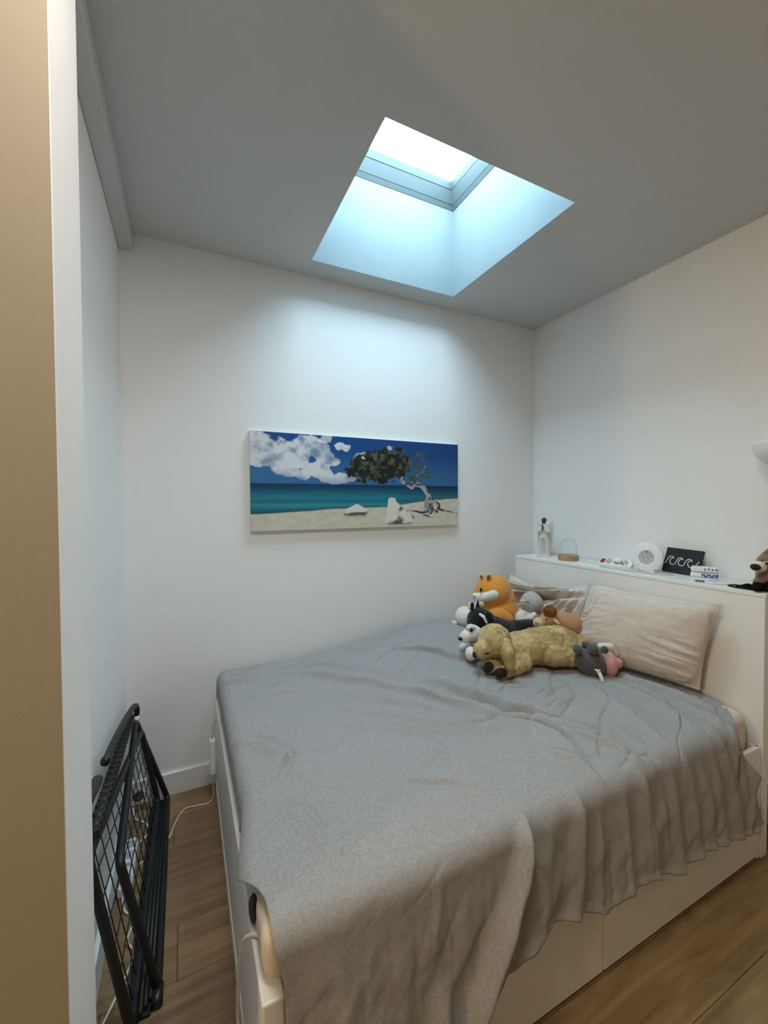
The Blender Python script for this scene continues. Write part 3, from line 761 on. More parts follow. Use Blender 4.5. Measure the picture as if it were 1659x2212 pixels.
obj('cable', tube(smooth_path([(-0.008, -0.028, 0.0), (-0.020, -0.046, 0.006), (-0.034, -0.064, -0.012), (-0.036, -0.080, -0.038), (-0.012, -0.100, -0.041), (0.03, -0.105, -0.041), (0.07, -0.12, -0.041)], 6), 0.0028, 8), M_cable, plg, smooth=True)
tag(obj('shelf_cable', tube(smooth_path([(-0.10, -0.52, 1.1135), (-0.13, -0.60, 1.1135), (-0.16, -0.66, 1.115), (-0.172, -0.695, 1.126)], 6), 0.003, 8), M_cable, smooth=True), 'white cable trailing along the shelf from the power strip to the glass dome', 'cable')
tag(obj('shelf_cable', tube(smooth_path([(-0.226, -0.735, 1.1135), (-0.243, -0.80, 1.1135), (-0.236, -0.87, 1.1135), (-0.248, -0.92, 1.1135), (-0.225, -0.975, 1.1135), (-0.21, -1.05, 1.1135), (-0.16, -1.10, 1.1135)], 6), 0.0024, 8), mat('grey_cable', (0.45, 0.47, 0.47), 0.5), smooth=True), 'thin grey cable lying along the front edge of the shelf', 'cable')

# round wake-up lamp
lam = thing('round_bedside_lamp', 'round white light clock with a grey dial on the headboard shelf', 'lamp', (-0.155, -0.962, ZS))
nrm = Vector((-0.955, -0.27, 0.12)).normalized()
Q = Vector((0, 0, 1)).rotation_difference(nrm).to_matrix().to_4x4()
up = Q.inverted() @ Vector((0, 0, 1)); rot0 = math.atan2(up.y, up.x)-math.pi/2
TL_ = Matrix.Translation((0, 0, 0.079)) @ Q @ Matrix.Rotation(rot0, 4, 'Z')
def lp(b): bmesh.ops.transform(b, matrix=TL_, verts=b.verts); return b
obj('shade', lp(add_lathe(bmesh.new(), [(0.045, -0.050), (0.062, -0.046), (0.076, -0.022), (0.080, -0.004), (0.079, 0.004), (0.072, 0.009), (0.045, 0.012), (0.040, 0.0125)], 48)), mat('opal_plastic', (0.80, 0.80, 0.80), 0.4), lam, smooth=True)
obj('dial', lp(add_lathe(bmesh.new(), [(0.037, 0.0115), (0.037, 0.0140), (0.035, 0.0146)], 40)), mat('grey_dial', (0.42, 0.43, 0.46), 0.5), lam)
for k in range(7):
    a = math.radians(200+k*140/6)
    obj('button', lp(add_lathe(bmesh.new(), [(0.0033, 0.014), (0.0033, 0.0158), (0.0022, 0.0162)], 12, (0.029*math.cos(a), 0.029*math.sin(a), 0))), M_plwhite, lam)
obj('button', lp(add_lathe(bmesh.new(), [(0.0036, 0.014), (0.0036, 0.0158), (0.0022, 0.0162)], 12, (0.0, -0.014, 0))), M_plwhite, lam)
obj('light_sensor', lp(add_lathe(bmesh.new(), [(0.004, 0.014), (0.004, 0.0152)], 12, (0.002, 0.028, 0), sx=1.5)), mat('dark_grey_print', (0.12, 0.12, 0.13), 0.5), lam)
obj('foot', bx(-0.030, 0.030, -0.045, 0.045, 0.0, 0.006, 0.002, M=Matrix.Translation((0.02, 0, 0))), M_plwhite, lam)

# small black wave canvas leaning on the wall
wv = thing('wave_canvas', 'small black canvas with a white line of curling waves leaning on the wall', 'picture', (-0.092, -1.090, ZS))
wv.rotation_euler = (0, 0, math.radians(-90))                       # local x -> -y (rightwards), local y -> +x (to the wall)
TW = Matrix.Rotation(math.radians(-20), 4, 'X') @ Matrix.Rotation(math.radians(2.0), 4, 'Y')
CW, CH = 0.178, 0.134
M_can = mat('black_canvas', (0.012, 0.013, 0.016), 0.75, 0.3, 900)
def tw(b): bmesh.ops.transform(b, matrix=Matrix.Translation((0, 0, 0.004)) @ TW, verts=b.verts); return b
obj('canvas', tw(bx(-CW/2, CW/2, 0.0, 0.014, 0.0, CH, 0.0015)), M_can, wv)
def wpt(x, y):
    v = (y-140-0.1*(x-685))/214.0; u_ = (x-685+(y-140-0.1*(x-685))*0.165)/352.0
    return (-CW/2+u_*CW, -0.0005, CH*(1-v))
ST = [[(664, 281), (684, 277), (696, 255), (712, 231), (735, 221), (757, 229), (764, 243)],
      [(757, 236), (738, 240), (727, 258), (730, 282), (752, 295), (777, 288), (792, 262), (806, 242), (826, 234), (846, 241), (852, 254)],
      [(845, 246), (824, 251), (812, 268), (815, 292), (838, 304), (862, 297), (878, 270), (892, 252), (912, 246), (932, 254), (938, 267)],
      [(931, 259), (912, 263), (901, 280), (908, 304), (932, 317), (960, 312), (985, 287), (1005, 264)]]
M_line = mat('white_paint_line', (0.75, 0.78, 0.84), 0.6)
for s in ST:
    obj('wave_line', tw(tube(smooth_path([wpt(*q) for q in s], 5), 0.0022, 6)), M_line, wv, smooth=True)

# tissue packs, phone, clip
M_pack = mat('clear_white_film', (0.78, 0.82, 0.85), 0.25, 0.6, 40)
M_blue = mat('blue_print', (0.03, 0.13, 0.32), 0.35)
def pack(loc, rz, label, blue):
    t = thing('tissue_pack', label, 'tissues', loc, math.radians(rz), 'tissue packs on the headboard')
    b = bx(-0.052, 0.052, -0.026, 0.026, 0.0, 0.024, 0.006, 3)
    bmesh.ops.subdivide_edges(b, edges=b.edges, cuts=2, use_grid_fill=True)
    for v in b.verts: v.co += Vector((mnoise.noise(v.co*60)*.002, mnoise.noise(v.co*70+Vector((3, 1, 2)))*.002, abs(mnoise.noise(v.co*60+Vector((9, 9, 9))))*.002))
    obj('wrapper', b, M_pack, t, smooth=False)
    if blue:
        obj('printed_band', bx(-0.010, 0.053, -0.0285, 0.0285, 0.003, 0.020, 0.003), M_blue, t)
        b = bmesh.new()
        for k in range(4): add_lathe(b, [(0.0015, 0), (0.0055, 0.0008), (0.0055, 0.0012), (0.001, 0.002)], 8, (0, 0, 0), sx=1.0, sy=.8); bmesh.ops.transform(b, matrix=Matrix.Identity(4), verts=[])
        b.free(); b = bmesh.new()
        for k in range(5): add_ell(b, (-0.002+k*0.011, -0.0287, 0.008+0.006*(k % 2)), (0.004, 0.0008, 0.003), seg=8, ring=6)
        obj('leaf_print', b, M_plwhite, t)
    else:
        b = bmesh.new()
        for k in range(4): add_ell(b, (0.002+k*0.014, -0.026, 0.014+0.003*(k % 2)), (0.004, 0.0012, 0.007), 20, seg=8, ring=6)
        obj('leaf_print', b, mat('grey_leaf_print', (0.22, 0.27, 0.32), 0.5), t)
        fl_ = bmesh.new()
        for k in range(5):
            add_box(fl_, 0.048, 0.056, -0.02+k*.009, -0.014+k*.009, 0.006, 0.022+0.003*(k % 2), 0.001, 1)
        obj('film_seal', fl_, M_pack, t)
pack((-0.150, -1.236, ZS+0.012), -68, 'lower tissue pack with a blue printed band under another pack', True)
pack((-0.152, -1.238, ZS+0.0385), -64, 'upper white tissue pack with grey leaf print on the blue pack', False)
tag(obj('plastic_box', bx(-0.050, 0.050, -0.026, 0.026, 0, 0.0115, 0.002), mat('frosted_plastic', (0.72, 0.76, 0.78), 0.3), None, (-0.152, -1.236, ZS), math.radians(-68)), 'flat translucent plastic box beneath the tissue packs', 'box')
ph = thing('white_phone', 'white phone lying flat on the headboard right of the tissue packs', 'phone', (-0.185, -1.330, ZS), math.radians(-48))
obj('case', bx(-0.060, 0.060, -0.034, 0.034, 0, 0.009, 0.004, 3), M_plwhite, ph)
obj('screen', bx(-0.055, 0.055, -0.030, 0.030, 0.009, 0.0096), mat('pale_screen', (0.70, 0.71, 0.72), 0.15), ph)
tag(obj('memory_stick', bx(-0.018, 0.018, -0.006, 0.006, 0, 0.008, 0.002), mat('grey_stick', (0.16, 0.17, 0.18), 0.4), None, (-0.232, -1.258, ZS), math.radians(-60)), 'tiny dark grey memory stick in front of the tissue packs', 'memory stick')
# dark spotted scarf under the deer
n_ = 26
g1, g2 = np.meshgrid(np.linspace(-1, 1, n_), np.linspace(-1, 1, n_), indexing='ij')
rr_ = np.hypot(g1, g2)
zz = 0.004+0.016*np.clip(1-rr_**2, 0, 1)*fbm(g1*2.5+3, g2*2.5, 3, 4)+0.010*fbm(g1*5, g2*5, 3, 6)*np.clip(1.2-rr_, 0, 1)
sq = np.maximum(np.abs(g1), np.abs(g2))/(rr_+1e-6)
V = np.stack([g1*sq*0.030, g2*sq*0.075, zz], -1).reshape(-1, 3)
m_sc = mat('dark_spotted_cloth', (0.012, 0.011, 0.010), 0.95, 0, 0, 0.5, 60, spec=0.05, var2=(0.22, 0.17, 0.10))
_rp = [n for n in m_sc.node_tree.nodes if n.type == 'VALTORGB'][0]; _rp.color_ramp.elements[0].position = 0.6; _rp.color_ramp.elements[1].position = 0.66
sc_ = link('scarf', grid_mesh('scarf', V, n_, n_), m_sc, None, (-0.222, -1.440, ZS), smooth=True)
s2 = sc_.modifiers.new('thickness', 'SOLIDIFY'); s2.thickness = 0.002
tag(sc_, 'crumpled dark spotted cloth on the shelf edge below the toy deer', 'cloth')

# wall lamp bowl at the right edge of the frame
wl = thing('wall_lamp', 'unlit white half-bowl wall lamp on the right wall', 'lamp', (0.0, -1.512, 1.754))
b = bmesh.new(); pr = [(0.105*math.sin(a), -0.115*math.cos(a)) for a in [math.pi/2*k/12 for k in range(1, 13)]]
pr += [(0.101, 0.0)]+[(0.100*math.sin(a), -0.109*math.cos(a)) for a in [math.pi/2*k/12 for k in range(11, 0, -1)]]
add_lathe(b, pr, 40, (-0.118, 0, 0))
obj('bowl', b, mat('white_glazed_bowl', (0.80, 0.82, 0.82), 0.4), wl, smooth=True)
obj('bracket', bx(-0.022, -0.0005, -0.04, 0.04, -0.07, 0.0, 0.004), M_plwhite, wl)

# ------------------------------------------------------------------ folded black rack leaning on the left wall
rk = thing('folded_rack', 'black folded wire-grid rack leaning against the left wall', 'rack', (-2.60, -0.55, 0.0))
RB = Vector((-2.60, -0.55, 0.0))
def rl(*p): return tuple(Vector(p)-RB)
def rrect(c, rad=0.03, n=5):
    out = []; k = len(c); Cc = [Vector(q) for q in c]
    for i in range(k):
        p, a, b = Cc[i], Cc[i-1], Cc[(i+1) % k]
        d1 = (a-p).normalized()*rad; d2 = (b-p).normalized()*rad
        for j in range(n+1):
            t = j/n; out.append((p+d1)*(1-t)**2+p*2*t*(1-t)+(p+d2)*t*t)
    return out
Pf = [rl(-2.527, -0.050, 0.016), rl(-2.522, -0.955, 0.016), rl(-2.615, -0.955, 0.447), rl(-2.655, -0.085, 0.455)]
Qf = [rl(-2.570, -0.075, 0.030), rl(-2.583, -1.040, 0.020), rl(-2.676, -1.035, 0.545), rl(-2.633, -0.085, 0.400)]
def frame(c, r1, rad, nm='frame'): return obj(nm, tube(rrect(c, rad), r1, 10, closed=True), M_black, rk, smooth=True)
frame(Pf, 0.0125, 0.035); frame(Qf, 0.0135, 0.035)
wire_n = 0
def wires(c, na, nb, off):
    global wire_n
    A, B, C_, D = [Vector(q) for q in c]                          # far-bottom, near-bottom, near-top, far-top
    o_ = Vector((off, 0, 0))
    for k in range(1, na):
        t = k/na; obj('wire', tube([A.lerp(B, t)+o_, D.lerp(C_, t)+o_], 0.0019, 6), M_black, rk, smooth=True)
    for k in range(1, nb):
        t = k/nb; obj('wire', tube([A.lerp(D, t)+o_*.3, B.lerp(C_, t)+o_*.3], 0.0019, 6), M_black, rk, smooth=True)
wires(Qf, 13, 7, -0.004)
# top bars, feet, shelf bars of the folded stack
obj('notched_bar', tube([rl(-2.672, -0.10, 0.483), rl(-2.668, -0.55, 0.535), rl(-2.664, -1.03, 0.598)], 0.015, 10), M_black, rk, smooth=True)
bm = bmesh.new()
for k in range(22):
    t = k/21; p_ = Vector(rl(-2.672, -0.12, 0.486)).lerp(Vector(rl(-2.664, -1.02, 0.597)), t)
    add_box(bm, p_.x-0.0155, p_.x+0.0155, p_.y-0.012, p_.y+0.012, p_.z-0.0125, p_.z+0.0160, 0.003, 1)
obj('notches', bm, M_black, rk)['kind'] = 'stuff'
obj('handle_bar', tube(smooth_path([rl(-2.668, -0.79, 0.668), rl(-2.666, -0.5, 0.620), rl(-2.660, -0.20, 0.560), rl(-2.654, -0.095, 0.532), rl(-2.650, -0.075, 0.505), rl(-2.653, -0.082, 0.462)], 6), 0.0125, 10), M_black, rk, smooth=True)
obj('end_cap', tube([rl(-2.668, -0.775, 0.666), rl(-2.668, -0.80, 0.670)], 0.0145, 10), M_dark, rk, smooth=True)
obj('handle_bar', tube([rl(-2.668, -0.93, 0.690), rl(-2.670, -1.20, 0.735)], 0.0145, 10), M_black, rk, smooth=True)
obj('white_collar', tube([rl(-2.6530, -0.083, 0.478), rl(-2.6540, -0.085, 0.452)], 0.0142, 12), M_plwhite, rk, smooth=True)
for k, xx in enumerate((-2.538, -2.550, -2.562)):
    obj('shelf_bar', tube([rl(xx, -0.08, 0.024+0.004*k), rl(xx-0.002, -0.98-0.015*k, 0.022)], 0.0075, 8), M_black, rk, smooth=True)
obj('shelf_board', bx(-0.001, 0.062, -0.46, 0.47, 0.006, 0.014, 0.002), M_black, rk)
for (a, b_) in ((rl(-2.522, -0.945, 0.018), rl(-2.523, -1.000, 0.016)), (rl(-2.583, -1.03, 0.022), rl(-2.575, -1.10, 0.020))):
    obj('rubber_foot', tube([a, b_], 0.0165, 10), M_dark, rk, smooth=True)
obj('hinge_knob', add_ell(bmesh.new(), rl(-2.628, -0.30, 0.22), (0.022, 0.030, 0.014)), M_dark, rk, smooth=True)

# white extension lead and cables on the floor behind the rack
el = thing('extension_lead', 'white extension lead on the floor behind the black rack', 'power strip', (-2.655, -0.42, 0.0), math.radians(90))
obj('housing', bx(-0.13, 0.13, -0.024, 0.024, 0.0, 0.04, 0.006), M_plwhite, el)
for k in range(4):
    obj('socket', add_lathe(bmesh.new(), [(0.019, 0.040), (0.019, 0.042), (0.015, 0.042), (0.014, 0.0405)], 20, (-0.09+0.06*k, 0, 0)), M_sock, el)
obj('plug', bx(-0.115, -0.07, -0.016, 0.016, 0.042, 0.075, 0.008, 3), M_plwhite, el)
tag(obj('floor_cable', tube(smooth_path([(-2.66, -0.56, 0.012), (-2.645, -0.62, 0.006), (-2.61, -0.66, 0.006), (-2.625, -0.74, 0.006), (-2.60, -0.80, 0.006), (-2.63, -0.90, 0.006), (-2.67, -1.0, 0.006)], 6), 0.0038, 8), M_cable, smooth=True), 'white cable curling over the floor under the leaning rack', 'cable')
tag(obj('floor_cable', tube(smooth_path([(-2.64, -0.30, 0.006), (-2.60, -0.25, 0.006), (-2.61, -0.18, 0.006), (-2.66, -0.12, 0.006), (-2.675, -0.06, 0.02)], 6), 0.0038, 8), M_cable, smooth=True), 'white cable running into the back left corner behind the rack', 'cable')

# heated-blanket cords at the foot of the bed
c1 = thing('inline_switch_cable', 'thin white cord with an inline hand switch hanging by the back wall', 'cable', (-2.325, -0.24, 0.0))
B1_ = Vector((-2.325, -0.24, 0.0))
def l1(*p): return tuple(Vector(p)-B1_)
obj('cord', tube(smooth_path([l1(-2.292, -0.34, 0.50), l1(-2.312, -0.31, 0.485), l1(-2.325, -0.28, 0.44), l1(-2.327, -0.25, 0.37)], 6), 0.0028, 8), M_cable, c1, smooth=True)
obj('hand_switch', bx(-0.013, 0.013, -0.018, 0.018, 0.195, 0.365, 0.008, 3), M_plwhite, c1)
obj('cord', tube(smooth_path([l1(-2.326, -0.23, 0.195), l1(-2.322, -0.19, 0.10), l1(-2.322, -0.165, 0.03), l1(-2.345, -0.160, 0.004), l1(-2.40, -0.152, 0.0035), l1(-2.448, -0.150, 0.0035), l1(-2.485, -0.215, 0.0035), l1(-2.512, -0.31, 0.0035), l1(-2.56, -0.38, 0.0035), l1(-2.62, -0.41, 0.0035)], 6), 0.0030, 8), M_cable, c1, smooth=True)
c2 = thing('footboard_cable', 'cream cord and a dark blob for a shaded gap at the near end of the footboard', 'cable', (-2.31, -1.30, 0.0))
B2_ = Vector((-2.31, -1.30, 0.0))
def l2(*p): return tuple(Vector(p)-B2_)
obj('cord', tube(smooth_path([l2(-2.262, -1.40, 0.500), l2(-2.278, -1.385, 0.484), l2(-2.298, -1.365, 0.476), l2(-2.313, -1.335, 0.440), l2(-2.317, -1.29, 0.36), l2(-2.318, -1.25, 0.28), l2(-2.318, -1.225, 0.19), l2(-2.316, -1.19, 0.10), l2(-2.317, -1.22, 0.02), l2(-2.33, -1.30, 0.006), l2(-2.36, -1.42, 0.006)], 6), 0.0048, 10), M_cable, c2, smooth=True)
b = add_ell(bmesh.new(), l2(-2.292, -1.335, 0.515), (0.010, 0.022, 0.042), seg=20, ring=14)
for v in b.verts:
    k = (v.co.z-0.515)/0.042; s_ = 1-0.75*max(0, k); v.co.y = (v.co.y+0.035)*s_-0.035-0.012*max(0, k)
obj('gap_shade', b, mat('gap_shade_brown', (0.05, 0.04, 0.033), 0.7), c2, smooth=True)  # dark teardrop standing in for the shaded gap in the bedding

# ------------------------------------------------------------------ stuffed animals
# blobs in metres about each toy's base: [x,y,z,r, x,y,z,r] tapered capsule, [x,y,z, rx,ry,rz, tilt] ellipsoid
PLUSH = {
 'golden': ((-0.825, -0.794, 0.644), {
  'body': [[-0.0663, 0.0317, 0.0805, 0.0897, 0.0185, 0.0519, 0.0876, 0.093], [0.0185, 0.0519, 0.0876, 0.093, 0.1657, 0.0818, 0.0814, 0.1042], [0.1657, 0.0818, 0.0814, 0.1042, 0.2475, 0.0813, 0.0611, 0.0818], [0.2536, 0.0422, 0.0997, 0.0341, 0.2829, 0.0326, 0.1223, 0.0242], [-0.206, -0.0368, 0.1506, 0.0821, 0.085, 0.0797, 0], [-0.2087, -0.047, 0.1376, 0.063, -0.2767, -0.0775, 0.116, 0.0437], [-0.0725, -0.059, 0.0475, 0.0464, -0.0931, -0.0793, 0.0323, 0.0345], [-0.0992, -0.0696, 0.0191, 0.0277, -0.1921, -0.1196, 0.0217, 0.0316], [-0.1902, -0.0392, 0.0356, 0.0281, -0.25, -0.0991, 0.0411, 0.0296], [0.0959, 0.0014, 0.0664, 0.0621, 0.2104, 0.011, 0.0478, 0.048]],
  'ear': [[-0.1703, -0.1213, 0.172, 0.018, -0.175, -0.1523, 0.129, 0.031], [-0.175, -0.1523, 0.129, 0.031, -0.1635, -0.1586, 0.0689, 0.0177]],
  'nose': [[-0.3181, -0.0879, 0.0969, 0.0103, 0.014, 0.0149, 0]],
  'eye': [[-0.265, -0.1225, 0.1163, 0.0135, 0.006, 0.0036, -20]],
  'paw_pad': [[-0.2586, -0.124, 0.0488, 0.0259, 0.01, 0.0292, 10]],
  'paw_pad#2': [[-0.2057, -0.1514, 0.0305, 0.0322, 0.01, 0.0266, 0]],
 }),
 'husky': ((-0.9082, -0.6082, 0.6945), {
  'body': [[-0.0829, 0.0033, 0.1526, 0.071, 0.08, 0.0685, 0], [-0.0298, 0.0325, 0.1181, 0.0617, 0.1069, 0.1012, 0.0542, 0.0636], [0.1069, 0.1012, 0.0542, 0.0636, 0.2574, 0.1511, 0.0486, 0.0676], [0.2574, 0.1511, 0.0486, 0.0676, 0.3463, 0.1705, 0.0201, 0.0546]],
  'muzzle': [[-0.1222, -0.0478, 0.1026, 0.0471, -0.1778, -0.0781, 0.0878, 0.0318], [-0.1507, -0.0771, 0.1366, 0.0269, 0.02, 0.0196, 0], [-0.1373, -0.0488, 0.058, 0.0248, 0.03, 0.0223, 0]],
  'nose': [[-0.2109, -0.0982, 0.0848, 0.0121, 0.012, 0.0097, 25]],
  'eye': [[-0.1557, -0.1121, 0.1352, 0.0087, 0.008, 0.012, 25]],
  'mouth': [[-0.1536, -0.1135, 0.0726, 0.0168, 0.008, 0.0029, 12]],
  'paw': [[-0.1618, -0.1296, 0.018, 0.0287, 0.04, 0.0359, 0], [-0.1577, -0.1098, 0.0107, 0.0241, -0.0881, -0.0506, -0.0265, 0.0248]],
  'paw#2': [[-0.1725, 0.0001, 0.0059, 0.0254, -0.1225, 0.0201, 0.0038, 0.0256]],
  'ear': [[-0.0911, 0.0344, 0.2057, 0.018, -0.0909, 0.0353, 0.2443, 0.009]],
  'ear_fringe': [[-0.1098, 0.0196, 0.2123, 0.0064, -0.0994, 0.0204, 0.2505, 0.0041]],
  'ear#2': [[-0.0463, -0.061, 0.1857, 0.0246, 0.03, 0.0394, -35]],
  'ear_fringe#2': [[-0.1009, -0.0736, 0.2067, 0.0069, -0.0867, -0.0958, 0.1981, 0.0078], [-0.0867, -0.0958, 0.1981, 0.0078, -0.0728, -0.0984, 0.1695, 0.0058]],
  'ear#3': [[-0.1279, -0.0053, 0.2163, 0.0114, -0.1278, -0.0047, 0.244, 0.0101]],
  'ear_fringe#3': [[-0.142, -0.0003, 0.2201, 0.0091, -0.1393, 0.0003, 0.2454, 0.0091]],
 }),
 'hamster': ((-0.6829, -0.3052, 0.726), {
  'body': [[0.0098, 0.0041, 0.1919, 0.1137, 0.12, 0.1093, 0], [0.0333, 0.0146, 0.2133, 0.0949, 0.105, 0.0919, 0], [0.0504, 0.0117, 0.0769, 0.1245, 0.13, 0.1127, 0], [0.0535, 0.0229, 0.1338, 0.1071, 0.115, 0.1012, 0], [0.0803, 0.0332, 0.1492, 0.0807, 0.09, 0.0896, 0]],
  'leg': [[0.0141, -0.0987, 0.0603, 0.0682, 0.0538, -0.0991, 0.043, 0.0597]],
  'belly': [[-0.1604, 0.0407, 0.0311, 0.057, 0.08, 0.063, 10], [-0.1544, 0.0407, 0.0341, 0.051, -0.0636, -0.0189, 0.0501, 0.0586]],
  'foot': [[-0.2236, 0.0398, -0.0105, 0.021, 0.03, 0.0135, 10]],
  'muzzle': [[-0.1033, -0.0263, 0.1727, 0.0248, -0.0583, -0.0811, 0.1822, 0.03], [-0.0583, -0.0811, 0.1822, 0.03, -0.0079, -0.0957, 0.1996, 0.0341]],
  'eye': [[-0.0826, -0.0871, 0.2295, 0.0086, 0.008, 0.0128, 0]],
  'mouth': [[-0.1239, -0.054, 0.1879, 0.0023, -0.1144, -0.0632, 0.1783, 0.0023], [-0.1144, -0.0632, 0.1783, 0.0023, -0.122, -0.0583, 0.1715, 0.0023]],
  'ear': [[-0.0623, -0.0136, 0.2992, 0.0117, 0.01, 0.0176, -10]],
  'ear_inner': [[-0.0659, -0.0226, 0.2979, 0.0064, 0.005, 0.0117, -10]],
  'ear#2': [[-0.0256, -0.0534, 0.3061, 0.0188, 0.01, 0.0202, 8]],
  'ear_inner#2': [[-0.0294, -0.0625, 0.3034, 0.0104, 0.005, 0.0132, 8]],
  'paw': [[-0.1083, -0.0872, 0.1322, 0.02, -0.0821, -0.097, 0.1403, 0.0199]],
 }),
 'bird': ((-0.5376, -0.4752, 0.7369), {
  'head': [[0.0163, -0.017, 0.1388, 0.0651, 0.075, 0.0707, 0]],
  'body': [[-0.0068, -0.0191, 0.0399, 0.0764, 0.08, 0.0679, 0]],
  'beak': [[-0.052, -0.0765, 0.1648, 0.011, -0.0774, -0.0864, 0.1701, 0.0041]],
  'beak#2': [[-0.0493, -0.0767, 0.1538, 0.0097, -0.0693, -0.0867, 0.1535, 0.0041]],
  'eye': [[-0.0396, -0.0885, 0.1621, 0.0025, -0.0321, -0.0904, 0.1667, 0.0025], [-0.0321, -0.0904, 0.1667, 0.0025, -0.0239, -0.0906, 0.1598, 0.0025]],
  'wing': [[-0.0163, -0.1085, 0.0709, 0.0246, -0.0035, -0.118, 0.0954, 0.0163]],
 }),
 'capy': ((-0.4526, -0.6279, 0.711), {
  'body': [[-0.0149, -0.078, 0.0945, 0.0636, 0.0395, -0.0982, 0.0842, 0.063], [0.0395, -0.0982, 0.0842, 0.063, 0.0714, -0.1088, 0.0557, 0.0366], [-0.0969, -0.0976, 0.1138, 0.0473, 0.05, 0.042, 0], [-0.101, -0.1077, 0.1088, 0.0366, -0.1414, -0.1178, 0.1041, 0.0313]],
  'muzzle': [[-0.1634, -0.1278, 0.1045, 0.0285, 0.035, 0.0311, 0]],
  'tuft': [[-0.0942, -0.1164, 0.1663, 0.0326, 0.035, 0.0286, -15]],
  'eye': [[-0.1283, -0.1502, 0.1316, 0.0041, 0.005, 0.0067, 0]],
  'ear': [[-0.0814, -0.1423, 0.1265, 0.0103, -0.068, -0.1656, 0.1126, 0.0082]],
  'mouth': [[-0.1907, -0.1595, 0.1191, 0.002, -0.1875, -0.1647, 0.1103, 0.002], [-0.1875, -0.1647, 0.1103, 0.002, -0.1759, -0.1676, 0.1137, 0.002]],
  'tail': [[0.0829, -0.1278, 0.1033, 0.0091, 0.0831, -0.1382, 0.0856, 0.0077]],
 }),
 'grey': ((-0.5706, -0.9616, 0.635), {
  'body': [[-0.0209, 0.0011, 0.0493, 0.0821, 0.075, 0.0657, 15], [-0.0536, 0.0013, 0.0589, 0.0516, 0.0166, 0.0009, 0.0421, 0.0563]],
  'foot': [[-0.1026, -0.0273, 0.1237, 0.0208, 0.025, 0.0231, 0]],
  'foot#2': [[-0.0364, 0.0227, 0.1269, 0.0189, 0.022, 0.0189, 0]],
  'foot#3': [[-0.0342, -0.0472, 0.1305, 0.0252, 0.03, 0.0252, 0]],
  'dress': [[0.0565, 0.0011, 0.0513, 0.0399, 0.08, 0.0727, -12], [0.0635, 0.0009, 0.0419, 0.0516, 0.0991, -0.0189, 0.0495, 0.0279], [0.0991, -0.0189, 0.0495, 0.0279, 0.1223, -0.0191, 0.0401, 0.007]],
  'collar': [[0.0183, -0.0171, 0.1335, 0.0163, 0.0725, -0.0073, 0.1251, 0.021], [0.0725, -0.0073, 0.1251, 0.021, 0.1003, -0.008, 0.0922, 0.014]],
  'ear': [[0.0016, -0.087, 0.14, 0.0202, 0.012, 0.0179, 35]],
  'tail': [[0.1268, 0.0222, 0.1001, 0.0142, 0.1456, 0.0215, 0.0716, 0.0118]],  # dark grey blob put where a blurred shadow falls on the pillow
 }),
 'deer': ((-0.1138, -1.4712, 1.0972), {
  'body': [[0.0492, 0.0313, 0.0597, 0.0622, 0.065, 0.0622, 0], [0.0034, -0.0073, 0.1238, 0.0507, 0.05, 0.0426, 0], [-0.0415, -0.0271, 0.135, 0.0321, -0.0872, -0.0573, 0.1276, 0.0237]],
  'muzzle': [[-0.1167, -0.0725, 0.1183, 0.0293, 0.026, 0.0235, 15]],
  'nose': [[-0.1493, -0.0954, 0.1201, 0.0193, 0.016, 0.0135, 15]],
  'chest': [[-0.0478, -0.0283, 0.0789, 0.014, -0.0467, -0.049, 0.0466, 0.0198]],
  'eye': [[-0.1029, -0.0951, 0.1353, 0.0058, 0.006, 0.0058, 0]],
  'eye_patch': [[-0.0964, -0.0881, 0.1342, 0.0116, 0.008, 0.0087, 0]],
  'ear': [[-0.0329, -0.0066, 0.1585, 0.0101, -0.0085, -0.0063, 0.1726, 0.0142]],
  'arm': [[-0.0703, -0.0483, 0.0785, 0.0218, -0.1145, -0.0689, 0.0508, 0.0177]],
  'hoof': [[-0.1126, -0.0691, 0.041, 0.0196, -0.1386, -0.0893, 0.0315, 0.0155]],
  'hoof#2': [[-0.0793, -0.0693, 0.0349, 0.0196, -0.0843, -0.0894, 0.0274, 0.0175]],
 }),
}

